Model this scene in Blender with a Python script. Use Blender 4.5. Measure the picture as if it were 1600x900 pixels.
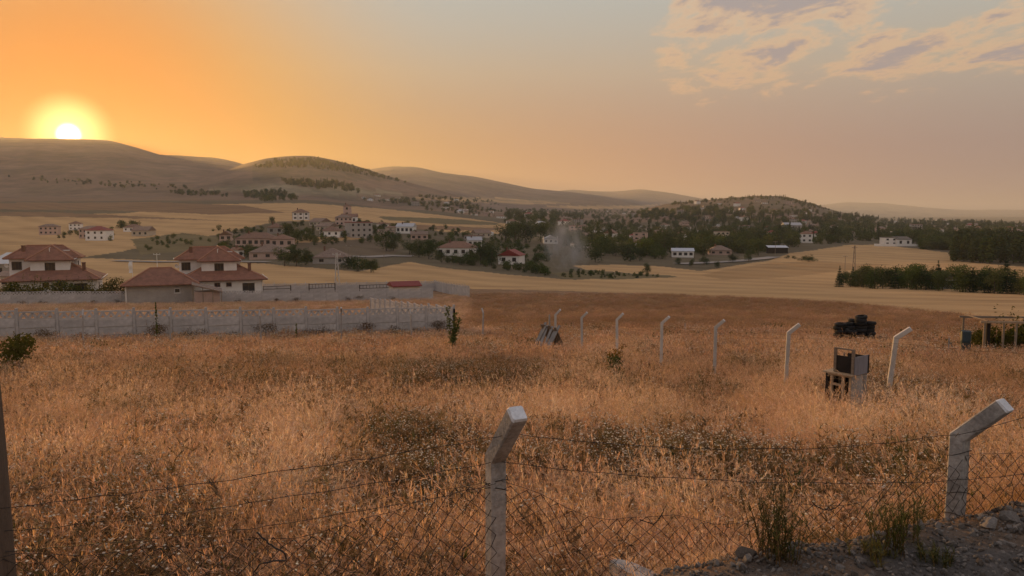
import bpy, bmesh, math, random
import numpy as np
from mathutils import Vector, Matrix, Euler
from mathutils.bvhtree import BVHTree

for o in list(bpy.data.objects):
    bpy.data.objects.remove(o)
random.seed(7)
RNG = np.random.default_rng(11)
SC = bpy.context.scene
COL = SC.collection
R = math.radians

# ------------------------------------------------------------------ camera
EYE = 1.6
FPX = 1232.0                       # focal length in pixels of the 1600 x 900 photograph
PITCH = math.atan((450 - 335) / FPX)
cam_data = bpy.data.cameras.new('camera')
cam_data.sensor_width = 36.0
cam_data.lens = FPX / 1600 * 36.0
cam_data.clip_start = 0.05
cam_data.clip_end = 200000
cam = bpy.data.objects.new('camera', cam_data)
COL.objects.link(cam)
cam.location = (0, 0, EYE)
cam.rotation_euler = (math.pi / 2 - PITCH, 0, 0)
SC.camera = cam

# ------------------------------------------------------------------ light
SUN_BEARING = math.atan((120 - 800) / FPX / 0.995)
SUN_ELEV = R(4.95)
SUN_DIR = Vector((math.sin(SUN_BEARING) * math.cos(SUN_ELEV),
                  math.cos(SUN_BEARING) * math.cos(SUN_ELEV), math.sin(SUN_ELEV)))
sd = bpy.data.lights.new('sun', 'SUN')
sd.energy = 4.5
sd.angle = R(0.6)
sd.color = (1.0, 0.50, 0.13)
so = bpy.data.objects.new('sun', sd)
so.rotation_euler = (-SUN_DIR).to_track_quat('-Z', 'Y').to_euler()
COL.objects.link(so)

SC.view_settings.view_transform = 'Standard'
SC.view_settings.look = 'None'
SC.view_settings.exposure = 0.38
SC.view_settings.gamma = 1.0
SC.view_settings.use_curve_mapping = False
SC.cycles.max_bounces = 4
SC.cycles.diffuse_bounces = 2
SC.cycles.glossy_bounces = 2
SC.cycles.volume_bounces = 0
SC.cycles.transparent_max_bounces = 8
SC.cycles.use_denoising = True


def lin(c):
    """sRGB 0-255 -> linear"""
    out = []
    for v in c:
        v = v / 255.0
        out.append(v / 12.92 if v <= 0.04045 else ((v + 0.055) / 1.055) ** 2.4)
    return tuple(out)


class NT:
    """short-hand for building node trees"""
    def __init__(self, tree):
        self.t = tree; self.n = tree.nodes; self.l = tree.links
    def new(self, kind, **kw):
        nd = self.n.new(kind)
        for k, v in kw.items():
            setattr(nd, k, v)
        return nd
    def put(self, sock, v):
        if hasattr(v, 'is_output'):
            self.l.new(v, sock)
        else:
            if isinstance(v, tuple) and len(v) == 3 and sock.type == 'RGBA':
                v = v + (1.0,)
            sock.default_value = v
    def math(self, op, a, b=None, c=None, clamp=False):
        nd = self.new('ShaderNodeMath', operation=op, use_clamp=clamp)
        self.put(nd.inputs[0], a)
        if b is not None: self.put(nd.inputs[1], b)
        if c is not None: self.put(nd.inputs[2], c)
        return nd.outputs[0]
    def vmath(self, op, a, b=None):
        nd = self.new('ShaderNodeVectorMath', operation=op)
        self.put(nd.inputs[0], a)
        if b is not None: self.put(nd.inputs[1], b)
        return nd.outputs['Value'] if op in ('DOT_PRODUCT', 'LENGTH') else nd.outputs[0]
    def ramp(self, fac, stops, interp='LINEAR'):
        nd = self.new('ShaderNodeValToRGB')
        cr = nd.color_ramp; cr.interpolation = interp
        while len(cr.elements) > 1:
            cr.elements.remove(cr.elements[-1])
        for i, (p, c) in enumerate(stops):
            e = cr.elements[0] if i == 0 else cr.elements.new(p)
            e.position = p
            if isinstance(c, (int, float)): c = (c, c, c)
            e.color = tuple(c) + (1.0,)
        self.put(nd.inputs[0], fac)
        return nd.outputs[0]
    def mix(self, fac, a, b, mode='MIX'):
        nd = self.new('ShaderNodeMix', data_type='RGBA', blend_type=mode)
        self.put(nd.inputs[0], fac); self.put(nd.inputs[6], a); self.put(nd.inputs[7], b)
        return nd.outputs[2]
    def maprange(self, v, a, b, c=0.0, d=1.0, smooth=True):
        nd = self.new('ShaderNodeMapRange', interpolation_type='SMOOTHSTEP' if smooth else 'LINEAR')
        self.put(nd.inputs[0], v)
        for i, q in enumerate((a, b, c, d)): nd.inputs[i + 1].default_value = q
        return nd.outputs[0]
    def noise(self, vec, scale, detail=4, rough=0.55, dist=0.0):
        nd = self.new('ShaderNodeTexNoise')
        if vec is not None: self.put(nd.inputs['Vector'], vec)
        nd.inputs['Scale'].default_value = scale
        nd.inputs['Detail'].default_value = detail
        nd.inputs['Roughness'].default_value = rough
        nd.inputs['Distortion'].default_value = dist
        return nd.outputs[0]


def make_world():
    w = bpy.data.worlds.new('World'); SC.world = w; w.use_nodes = True
    t = NT(w.node_tree); t.n.clear()
    tc = t.new('ShaderNodeTexCoord')
    d = t.vmath('NORMALIZE', tc.outputs['Generated'])
    sep = t.new('ShaderNodeSeparateXYZ'); t.put(sep.inputs[0], d)
    dz = sep.outputs[2]
    elev = t.math('MULTIPLY', t.math('ARCSINE', dz), 180 / math.pi)          # degrees
    ca = t.vmath('DOT_PRODUCT', d, tuple(SUN_DIR))
    ang = t.math('MULTIPLY', t.math('ARCCOSINE', t.math('MINIMUM', ca, 0.999999)), 180 / math.pi)
    # base sky: warm band at the horizon, grey blue overhead
    base = t.ramp(t.math('DIVIDE', elev, 90.0, clamp=True), [
        (0.0, lin((130, 118, 122))), (0.05, lin((144, 132, 130))), (0.11, lin((174, 166, 150))),
        (0.20, lin((174, 182, 180))), (0.40, lin((150, 170, 188))), (1.0, lin((130, 158, 195)))])
    # light scattered forward round the sun: orange, widest along the horizon
    glowc = t.ramp(t.math('DIVIDE', ang, 90.0, clamp=True), [
        (0.0, lin((205, 105, 0))), (0.05, lin((205, 106, 0))), (0.09, lin((206, 116, 0))), (0.14, lin((206, 136, 20))), (0.22, lin((212, 152, 62))),
        (0.34, lin((210, 150, 92))), (0.48, lin((200, 144, 108))), (0.65, lin((172, 130, 110))), (1.0, lin((140, 124, 124)))], 'B_SPLINE')
    glowf = t.ramp(t.math('DIVIDE', ang, 90.0, clamp=True), [
        (0.0, 1.0), (0.1, 1.0), (0.2, 0.95), (0.32, 0.9), (0.5, 0.75), (0.75, 0.35), (1.0, 0.0)], 'B_SPLINE')
    lowf = t.maprange(elev, -1.0, 15.0, 0.95, 0.05)
    near = t.maprange(ang, 2.0, 26.0, 0.97, 0.0)
    both = t.math('SUBTRACT', 1.0, t.math('MULTIPLY', t.math('SUBTRACT', 1.0, lowf), t.math('SUBTRACT', 1.0, near)))
    fac = t.math('MULTIPLY', glowf, both)
    col = t.mix(fac, base, glowc)
    # a share of the physical sky
    sky = t.new('ShaderNodeTexSky', sky_type='NISHITA')
    sky.sun_disc = False
    sky.sun_elevation = SUN_ELEV
    sky.sun_rotation = SUN_BEARING
    sky.dust_density = 3.0; sky.air_density = 1.2
    nish = t.vmath('MULTIPLY', sky.outputs[0], (0.10, 0.10, 0.10))
    col = t.mix(0.03, col, nish)
    # clouds on a high flat layer
    inv = t.math('DIVIDE', 1.0, t.math('MAXIMUM', t.math('ADD', dz, 0.05), 0.05))
    cp = t.new('ShaderNodeCombineXYZ')
    t.put(cp.inputs[0], t.math('MULTIPLY', sep.outputs[0], inv))
    t.put(cp.inputs[1], t.math('MULTIPLY', sep.outputs[1], inv))
    cvec = t.vmath('MULTIPLY', cp.outputs[0], (1.0, 0.55, 1.0))
    cvec = t.vmath('ADD', cvec, (4.6, 0.4, 0.0))
    big = t.noise(cvec, 0.62, 3, 0.5)
    fine = t.noise(cvec, 3.0, 10, 0.66, 0.25)
    # more cloud away from the sun and higher up
    away = t.maprange(ang, 27.0, 43.0, 0.0, 1.0)
    high = t.maprange(elev, 2.0, 10.5, 0.0, 1.0)
    amt = t.math('MULTIPLY', away, high)
    dens = t.math('ADD', t.math('MULTIPLY', big, 0.42), t.math('MULTIPLY', fine, 0.76))
    dens = t.math('ADD', dens, t.math('MULTIPLY', t.math('SUBTRACT', amt, 1.0), 0.45))
    cover = t.maprange(dens, 0.515, 0.67, 0.0, 1.0)
    thick = t.maprange(dens, 0.575, 0.69, 0.0, 1.0)
    lit = lin((236, 184, 130)); shade = lin((156, 144, 144))
    ccol = t.mix(thick, lit, shade)
    col = t.mix(t.math('MULTIPLY', cover, 0.78), col, ccol)
    # the sun itself and its aureole
    disc = t.maprange(ang, 0.05, 0.85, 1.0, 0.0)
    aure = t.math('POWER', t.maprange(ang, 0.3, 2.9, 1.0, 0.0), 1.0)
    add = t.mix(aure, (0, 0, 0), (1.5, 1.1, 0.42))
    add2 = t.mix(disc, (0, 0, 0), (14.0, 9.0, 5.0))
    col = t.mix(1.0, col, add, 'ADD'); col = t.mix(1.0, col, add2, 'ADD')
    bg = t.new('ShaderNodeBackground'); t.put(bg.inputs[0], col); bg.inputs[1].default_value = 0.84
    out = t.new('ShaderNodeOutputWorld'); t.l.new(bg.outputs[0], out.inputs[0])
make_world()

# ------------------------------------------------------------------ pixel <-> place
CP, SP = math.cos(PITCH), math.sin(PITCH)
def ray(px, py):
    a = (px - 800) / FPX; b = (450 - py) / FPX
    den = CP + b * SP
    return a / den, (-SP + b * CP) / den           # x per metre forward, z per metre forward
def slope(py):
    return math.tan(math.atan((450 - py) / FPX) - PITCH)
def at(px, py, Y):
    u, s = ray(px, py)
    return Vector((u * Y, Y, EYE + s * Y))

# ------------------------------------------------------------------ the lie of the land
MEADOW = [(0.5, -2.0), (5, -2.55), (10, -3.3), (17, -4.3), (24, -5.15), (36, -6.5), (45, -7.5), (56, -8.6), (80, -10.5), (112, -12.9)]
LEFT_END = [(4500, 317), (12000, 333), (30000, 336)]
COLS = {
    -500: [(140, 470), (180, 446), (300, 406), (450, 368), (700, 332), (1100, 309), (2000, 300)] + LEFT_END,
    0:    [(140, 470), (180, 446), (300, 406), (450, 368), (700, 332), (1100, 309), (2000, 300)] + LEFT_END,
    200:  [(140, 470), (180, 446), (300, 406), (450, 367), (700, 333), (1100, 311), (2000, 300)] + LEFT_END,
    470:  [(140, 470), (180, 448), (300, 404), (400, 371), (500, 347), (800, 324), (1300, 308), (2000, 302)] + LEFT_END,
    640:  [(140, 468), (180, 448), (300, 409), (400, 381), (550, 356), (800, 339), (1300, 324), (2000, 316)] + LEFT_END,
    800:  [(138, 464), (240, 433), (340, 404), (500, 377), (800, 352), (1300, 337), (2000, 329), (4500, 327), (12000, 333), (30000, 336)],
    1000: [(138, 464), (250, 432), (370, 402), (550, 380), (900, 360), (1500, 346), (2500, 338), (5000, 335), (12000, 335), (30000, 336)],
    1180: [(138, 464), (250, 434), (380, 402), (650, 372), (1000, 356), (1500, 347), (3000, 341), (12000, 338), (30000, 336.5)],
    1400: [(138, 467), (250, 436), (380, 405), (480, 388), (850, 366), (1700, 350), (3400, 343), (9000, 338), (30000, 336.5)],
    2100: [(138, 467), (250, 436), (380, 405), (480, 390), (850, 366), (1700, 350), (3400, 343), (9000, 338), (30000, 336.5)],
}
LY = np.log(np.geomspace(0.5, 30000, 700))
CKEYS = sorted(COLS)
CTAB = []
for k in CKEYS:
    pts = MEADOW + [(Y, slope(p) * Y) for Y, p in COLS[k]]
    ys = np.log([p[0] for p in pts]); hs = np.array([p[1] for p in pts])
    tab = np.interp(LY, ys, hs)
    ker = np.hanning(23); ker /= ker.sum()
    tab = np.convolve(np.pad(tab, 11, mode='edge'), ker, 'valid')
    CTAB.append(tab)
CTAB = np.array(CTAB)
CU = np.array([(k - 800) / FPX for k in CKEYS])

RIDGES = [
    (3000, 1250, 900, [(-900, 235), (-600, 226), (-300, 214), (-100, 208), (0, 215), (60, 220), (122, 222), (180, 225), (215, 234), (260, 247), (310, 253), (350, 257), (400, 268), (480, 292), (560, 322)]),
    (4200, 2600, 900, [(240, 275), (290, 258), (340, 253.5), (375, 260), (430, 282)]),
    (2200, 1300, 700, [(290, 315), (340, 284), (380, 265), (420, 252), (450, 248.5), (490, 247.5), (530, 254), (570, 265), (610, 277), (650, 288), (700, 300), (770, 324)]),
    (5000, 2500, 1500, [(520, 285), (580, 264), (615, 261), (650, 262), (690, 272), (740, 278), (790, 288), (830, 296), (880, 300), (940, 306), (1000, 318), (1060, 332)]),
    (8000, 5200, 2000, [(760, 318), (850, 300), (890, 293.5), (930, 297.5), (960, 298.5), (1000, 294.5), (1040, 300), (1090, 310), (1150, 322), (1230, 335)]),
    (1650, 950, 500, [(960, 346), (1010, 326), (1040, 318.5), (1100, 313), (1150, 307.5), (1190, 304.5), (1220, 305.5), (1260, 315), (1290, 325), (1320, 333), (1390, 349)]),
    (14000, 9000, 3000, [(1180, 338), (1260, 323), (1320, 316.5), (1380, 318), (1440, 324), (1500, 328), (1560, 327), (1700, 329), (2200, 320), (3000, 325)]),
    (10500, 8200, 2000, [(1240, 337), (1300, 329), (1400, 330), (1480, 334), (1600, 336), (1800, 337)]),
]
RU = np.linspace(-2.2, 2.2, 3000)
RTAB = []
for (Yk, Y0, Wb, pts) in RIDGES:
    us = [(p[0] - 800) / FPX for p in pts]; hs = [slope(p[1]) * Yk for p in pts]
    t_ = np.interp(RU, us, hs)
    ker = np.hanning(21); ker /= ker.sum()
    t_ = np.convolve(np.pad(t_, 10, mode='edge'), ker, 'valid')
    lo, hi = us[0], us[-1]
    edge = np.clip((RU - lo) / 0.03 + 0.5, 0, 1) * np.clip((hi - RU) / 0.03 + 0.5, 0, 1)
    if pts[0][0] < -500: edge = np.clip((hi - RU) / 0.03 + 0.5, 0, 1)
    if pts[-1][0] > 1700: edge = np.clip((RU - lo) / 0.03 + 0.5, 0, 1)
    RTAB.append(np.where(edge > 0, t_ - (1 - edge) * 200, -999))

_ph = np.random.default_rng(5).uniform(0, 6.28, (40, 2)); _an = np.random.default_rng(6).uniform(0, 6.28, 40)
def fbm(x, y, s, n=6):
    """cheap sum-of-waves relief, about -1..1, wavelength s and smaller"""
    v = 0.0; a = 1.0; tot = 0.0
    for i in range(n):
        for j in range(3):
            k = (i * 3 + j) % 40
            f = 6.283 / s * (1.9 ** i) * (0.8 + 0.13 * j)
            v = v + a * np.sin((x * math.cos(_an[k]) + y * math.sin(_an[k])) * f + _ph[k, 0]) * np.sin((y * math.cos(_an[k]) - x * math.sin(_an[k])) * f * 0.8 + _ph[k, 1])
            tot += a
        a *= 0.55
    return v / tot * 2.2

def sstep(a, b, v):
    t = np.clip((v - a) / (b - a), 0, 1)
    return t * t * (3 - 2 * t)

BANK_N = (-0.38, 0.925)
def bank_d(x, y):
    return (x - 0.84) * BANK_N[0] + (y - 3.45) * BANK_N[1]

def ground(x, y):
    """height of the ground at world x, y (arrays)"""
    x = np.asarray(x, float); y = np.asarray(y, float)
    r = np.hypot(x, y); th = np.arctan2(x, y)
    thc = np.clip(th, -0.87, 0.87)
    u = np.tan(thc); Y = np.maximum(r * np.cos(thc), 0.5)
    ly = np.log(Y)
    fi = np.clip((ly - LY[0]) / (LY[1] - LY[0]), 0, len(LY) - 1.001); i0 = fi.astype(int); fr = fi - i0
    cu = np.clip(u, CU[0], CU[-1])
    ci = np.clip(np.searchsorted(CU, cu, side='right') - 1, 0, len(CU) - 2)
    cf = (cu - CU[ci]) / (CU[ci + 1] - CU[ci]); cf = cf * cf * (3 - 2 * cf)
    h = (CTAB[ci, i0] * (1 - fr) + CTAB[ci, i0 + 1] * fr) * (1 - cf) + (CTAB[ci + 1, i0] * (1 - fr) + CTAB[ci + 1, i0 + 1] * fr) * cf
    for (Yk, Y0, Wb, pts), tab in zip(RIDGES, RTAB):
        ck = np.interp(u, RU, tab)
        Yv = Yk * (1 + 0.05 * np.sin(u * 9 + Yk))
        Y0v = Y0
        f = np.where(Y < Yv, np.clip((Y - Y0v) / (Yv - Y0v), 0, 1), 1 - np.clip((Y - Yv) / (Wb * 2.2), 0, 1))
        f = np.where(Y < Yv, f ** 1.15, f * f * (3 - 2 * f))
        f = np.where(Y < Yv, f + 0.13 * np.sin(f * np.pi) * 0.6, f)
        low = np.minimum(h, ck)
        ridge = np.where(ck > -500, h + (ck - low) * f * (ck > h), -999)
        rel = fbm(x, y, Yk * 0.22, 5) * 0.05 * np.maximum(ck - h, 0) * f * (1 - f) * 4
        h = np.where(ridge + rel > h, ridge + rel, h)
    h = h + EYE
    h = h + 0.07 * fbm(x, y, 6.0, 4) * sstep(2, 8, Y) * (1 - sstep(60, 150, Y)) + 0.7 * fbm(x, y, 160.0, 4) * sstep(200, 500, Y)
    # behind the lens the road carries on level
    bw = sstep(0.95, 1.7, np.abs(th))
    far = sstep(30, 400, r)
    h = h * (1 - bw) + bw * (-far * 12.0)
    # the raised gravel road and its bank
    d = bank_d(x, y)
    w = sstep(-0.18, 1.15, d + 0.06 * fbm(x, y, 1.3, 3))
    road = 0.035 * fbm(x, y, 0.9, 5) + 0.05 * sstep(-0.9, -0.25, d) * (1 - sstep(-0.2, 0.3, d))
    near = 1 - sstep(14, 30, r)
    wn = np.where(d > -0.4, w, 0.0)
    hn = road * (1 - wn) + h * wn
    h = h * (1 - near) + hn * near
    return h

def G(x, y):
    return float(ground(np.array([x]), np.array([y]))[0])

def hit(px, py, y0=2.0, y1=20000.0):
    """where the ground is that shows at a pixel"""
    u, s = ray(px, py)
    Y = np.geomspace(y0, y1, 4000)
    g = ground(u * Y, Y) - (EYE + s * Y)
    k = np.argmax(g > 0)
    if g[k] <= 0: k = len(Y) - 1
    return Vector((u * Y[k], Y[k], float(ground(np.array([u * Y[k]]), np.array([Y[k]]))[0])))

def on(px, Y):
    """ground point at a pixel column and a distance forward"""
    u, _ = ray(px, 400)
    return Vector((u * Y, Y, G(u * Y, Y)))

def pix(x, y, z):
    zz = np.asarray(z) - EYE
    dep = y * CP - zz * SP
    return 800 + FPX * x / dep, 450 - FPX * (y * SP + zz * CP) / dep

# ------------------------------------------------------------------ mesh helpers
class MB:
    """collects shapes for one mesh"""
    def __init__(self):
        self.v = []; self.f = []; self.mi = []
    def add(self, vs, fs, mi=0):
        o = len(self.v)
        self.v += [tuple(p) for p in vs]
        self.f += [tuple(i + o for i in f) for f in fs]
        self.mi += [mi] * len(fs)
    def box(self, x0, x1, y0, y1, z0, z1, mi=0, M=None):
        vs = [(x0, y0, z0), (x1, y0, z0), (x1, y1, z0), (x0, y1, z0), (x0, y0, z1), (x1, y0, z1), (x1, y1, z1), (x0, y1, z1)]
        if M is not None: vs = [M @ Vector(p) for p in vs]
        self.add(vs, [(3, 2, 1, 0), (4, 5, 6, 7), (0, 1, 5, 4), (1, 2, 6, 5), (2, 3, 7, 6), (3, 0, 4, 7)], mi)
    def cbox(self, x0, x1, y0, y1, z0, z1, c, mi=0, M=None):
        """upright box with chamfered upright edges and top"""
        ring = [(x0 + c, y0), (x1 - c, y0), (x1, y0 + c), (x1, y1 - c), (x1 - c, y1), (x0 + c, y1), (x0, y1 - c), (x0, y0 + c)]
        cx, cy = (x0 + x1) / 2, (y0 + y1) / 2
        top = [(cx + (p[0] - cx) * (1 - 2 * c / (x1 - x0)), cy + (p[1] - cy) * (1 - 2 * c / (y1 - y0))) for p in ring]
        vs = [(p[0], p[1], z0) for p in ring] + [(p[0], p[1], z1 - c) for p in ring] + [(p[0], p[1], z1) for p in top]
        if M is not None: vs = [M @ Vector(p) for p in vs]
        fs = [tuple(range(7, -1, -1)), tuple(range(16, 24))]
        for k in range(8):
            j = (k + 1) % 8
            fs += [(k, j, j + 8, k + 8), (k + 8, j + 8, j + 16, k + 16)]
        self.add(vs, fs, mi)
    def tube(self, pts, rad, n=6, mi=0, cap=True):
        """pts along a path, rad a number or one per point"""
        pts = [Vector(p) for p in pts]
        if isinstance(rad, (int, float)): rad = [rad] * len(pts)
        vs = []; fs = []
        for i, p in enumerate(pts):
            d = (pts[min(i + 1, len(pts) - 1)] - pts[max(i - 1, 0)])
            if d.length < 1e-9: d = Vector((0, 0, 1))
            d.normalize()
            a = d.cross(Vector((0, 0, 1)) if abs(d.z) < 0.95 else Vector((0, 1, 0))).normalized(); b = a.cross(d)
            for k in range(n):
                t = 6.2832 * k / n
                vs.append(p + (a * math.cos(t) + b * math.sin(t)) * rad[i])
        for i in range(len(pts) - 1):
            for k in range(n):
                j = (k + 1) % n
                fs.append((i * n + k, i * n + j, (i + 1) * n + j, (i + 1) * n + k))
        if cap:
            fs.append(tuple(range(n))); fs.append(tuple((len(pts) - 1) * n + k for k in range(n - 1, -1, -1)))
        self.add(vs, fs, mi)
    def sweep(self, ring, path, mi=0, M=None):
        """ring of (x, y) swept along frames path = [(origin, ex, ey)]"""
        n = len(ring); vs = []; fs = []
        for (o, ex, ey) in path:
            vs += [o + ex * p[0] + ey * p[1] for p in ring]
        for i in range(len(path) - 1):
            for k in range(n):
                j = (k + 1) % n
                fs.append((i * n + k, i * n + j, (i + 1) * n + j, (i + 1) * n + k))
        fs.append(tuple(range(n - 1, -1, -1))); fs.append(tuple((len(path) - 1) * n + k for k in range(n)))
        if M is not None: vs = [M @ Vector(p) for p in vs]
        self.add(vs, fs, mi)
    def quad(self, a, b, c, d, mi=0):
        self.add([a, b, c, d], [(0, 1, 2, 3)], mi)
    def mesh(self, name, mats, smooth=False, recalc=False):
        me = bpy.data.meshes.new(name)
        me.from_pydata(self.v, [], self.f)
        for m in (mats if isinstance(mats, (list, tuple)) else [mats]): me.materials.append(m)
        if any(self.mi): me.polygons.foreach_set('material_index', self.mi)
        if recalc:
            bm = bmesh.new(); bm.from_mesh(me); bmesh.ops.recalc_face_normals(bm, faces=bm.faces); bm.to_mesh(me); bm.free()
        if smooth: me.polygons.foreach_set('use_smooth', [True] * len(me.polygons))
        me.update()
        return me
    def build(self, name, mats, parent=None, smooth=False, recalc=False, M=None):
        o = bpy.data.objects.new(name, self.mesh(name, mats, smooth, recalc))
        COL.objects.link(o)
        if parent is not None: o.parent = parent
        if M is not None: o.matrix_local = M
        return o

def link(name, me, parent=None, M=None):
    o = bpy.data.objects.new(name, me); COL.objects.link(o)
    if parent is not None: o.parent = parent
    if M is not None: o.matrix_local = M
    return o
def tag(o, label=None, cat=None, group=None, kind=None):
    if label: o['label'] = label
    if cat: o['category'] = cat
    if group: o['group'] = group
    if kind: o['kind'] = kind
    return o
def thing(name, label, cat, loc=(0, 0, 0), rz=0.0, group=None):
    o = bpy.data.objects.new(name, None); COL.objects.link(o)
    o.location = loc; o.rotation_euler = (0, 0, rz); o.empty_display_size = 0.2
    return tag(o, label, cat, group)
def np_mesh(name, verts, faces, mats, smooth=False):
    me = bpy.data.meshes.new(name)
    verts = np.asarray(verts, np.float32); faces = np.asarray(faces, np.int32)
    nv, nf, k = len(verts), len(faces), faces.shape[1]
    me.vertices.add(nv); me.vertices.foreach_set('co', verts.ravel())
    me.loops.add(nf * k); me.loops.foreach_set('vertex_index', faces.ravel())
    me.polygons.add(nf); me.polygons.foreach_set('loop_start', np.arange(0, nf * k, k, dtype=np.int32))
    me.update(calc_edges=True)
    for m in (mats if isinstance(mats, (list, tuple)) else [mats]): me.materials.append(m)
    if smooth: me.polygons.foreach_set('use_smooth', np.ones(nf, bool))
    return me

# ------------------------------------------------------------------ materials
MATS = {}
def mat(name, col=(0.5, 0.5, 0.5), rough=0.85, var=0.12, scale=3.0, bump=0.0, bscale=20.0, col2=None, metal=0.0, spec=0.25, coord='Object', rand=0.0, streak=None):
    """plain procedural surface: colour broken up by two noises, optional relief, per-object variation"""
    if name in MATS: return MATS[name]
    m = bpy.data.materials.new(name); m.use_nodes = True
    t = NT(m.node_tree); p = t.n['Principled BSDF']
    tc = t.new('ShaderNodeTexCoord'); v = tc.outputs[coord]
    if streak: v = t.vmath('MULTIPLY', v, streak)
    n1 = t.noise(v, scale, 5, 0.6); n2 = t.noise(v, scale * 6.3, 3, 0.6)
    n = t.math('ADD', t.math('MULTIPLY', n1, 0.65), t.math('MULTIPLY', n2, 0.35))
    c2 = col2 if col2 else tuple(c * 0.55 for c in col)
    f = t.maprange(n, 0.5 - 0.22, 0.5 + 0.22, 0.0, 1.0)
    if col2:
        c = t.mix(f, col, col2)
    else:
        hi = tuple(min(1, x * (1 + var)) for x in col); lo = tuple(x * (1 - var) for x in col)
        c = t.mix(f, lo, hi)
    if rand:
        oi = t.new('ShaderNodeObjectInfo')
        k = t.maprange(oi.outputs['Random'], 0, 1, 1 - rand, 1 + rand, smooth=False)
        hs = t.new('ShaderNodeHueSaturation'); t.put(hs.inputs['Value'], k); t.put(hs.inputs['Color'], c)
        hs.inputs['Saturation'].default_value = 1.0
        c = hs.outputs[0]
    t.put(p.inputs['Base Color'], c)
    p.inputs['Roughness'].default_value = rough; p.inputs['Metallic'].default_value = metal
    p.inputs['Specular IOR Level'].default_value = spec
    if bump:
        b = t.new('ShaderNodeBump'); b.inputs['Strength'].default_value = bump; b.inputs['Distance'].default_value = 0.02
        t.put(b.inputs['Height'], t.noise(v, bscale, 6, 0.65)); t.l.new(b.outputs[0], p.inputs['Normal'])
    MATS[name] = m
    return m

def leaf_mat(name, cols, trans=0.35, rand=True, attr=None, height=None):
    """thin plant tissue: colour picked per copy along a ramp, light passes through"""
    if name in MATS: return MATS[name]
    m = bpy.data.materials.new(name); m.use_nodes = True
    t = NT(m.node_tree); t.n.clear()
    oi = t.new('ShaderNodeObjectInfo'); geo = t.new('ShaderNodeNewGeometry')
    r = oi.outputs['Random']
    if attr:
        an = t.new('ShaderNodeAttribute', attribute_type='INSTANCER', attribute_name=attr)
        r = t.math('ADD', t.math('MULTIPLY', an.outputs['Fac'], 0.75), t.math('MULTIPLY', r, 0.25))
    ri = geo.outputs['Random Per Island']
    r = t.math('ADD', t.math('MULTIPLY', r, 0.8), t.math('MULTIPLY', ri, 0.2))
    n = len(cols)
    c = t.ramp(r, [(i / max(1, n - 1), q) for i, q in enumerate(cols)])
    k = t.maprange(ri, 0, 1, 0.72, 1.28, smooth=False)
    hs = t.new('ShaderNodeHueSaturation'); t.put(hs.inputs['Value'], k); t.put(hs.inputs['Color'], c); c = hs.outputs[0]
    t.put(hs.inputs['Hue'], t.maprange(t.math('FRACT', t.math('MULTIPLY', oi.outputs['Random'], 7.3)), 0, 1, 0.492, 0.520, smooth=False)); t.put(hs.inputs['Saturation'], t.maprange(t.math('FRACT', t.math('MULTIPLY', oi.outputs['Random'], 3.7)), 0, 1, 0.95, 1.22, smooth=False))
    d = t.new('ShaderNodeBsdfDiffuse'); t.put(d.inputs[0], c)
    tr = t.new('ShaderNodeBsdfTranslucent'); t.put(tr.inputs[0], c)
    mx = t.new('ShaderNodeMixShader'); mx.inputs[0].default_value = trans
    t.l.new(d.outputs[0], mx.inputs[1]); t.l.new(tr.outputs[0], mx.inputs[2])
    out = t.new('ShaderNodeOutputMaterial'); t.l.new(mx.outputs[0], out.inputs[0])
    MATS[name] = m
    return m

# ------------------------------------------------------------------ terrain
def poly_mask(px, py, poly):
    inside = np.zeros(px.shape, bool); n = len(poly)
    for i in range(n):
        x0, y0 = poly[i]; x1, y1 = poly[(i + 1) % n]
        if y0 == y1: continue
        c = ((y0 > py) != (y1 > py)) & (px < (x1 - x0) * (py - y0) / (y1 - y0) + x0)
        inside ^= c
    return inside

MEADOW_EDGE = [(-3000, 452), (0, 452), (400, 450), (735, 451), (800, 452), (900, 455), (1000, 459), (1100, 462.5), (1200, 466), (1300, 472), (1400, 482), (1500, 493), (1600, 506), (1900, 545), (4000, 600)]
VILLAGE_EDGE = [(-3000, 372), (0, 400), (200, 405), (410, 411), (480, 418), (560, 424), (640, 409), (700, 419), (800, 430), (900, 437), (1000, 433), (1060, 430), (1110, 421), (1200, 407), (1235, 396), (1330, 382), (1380, 383), (1480, 394), (1490, 407), (1600, 417), (1900, 430), (4000, 440)]
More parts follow.
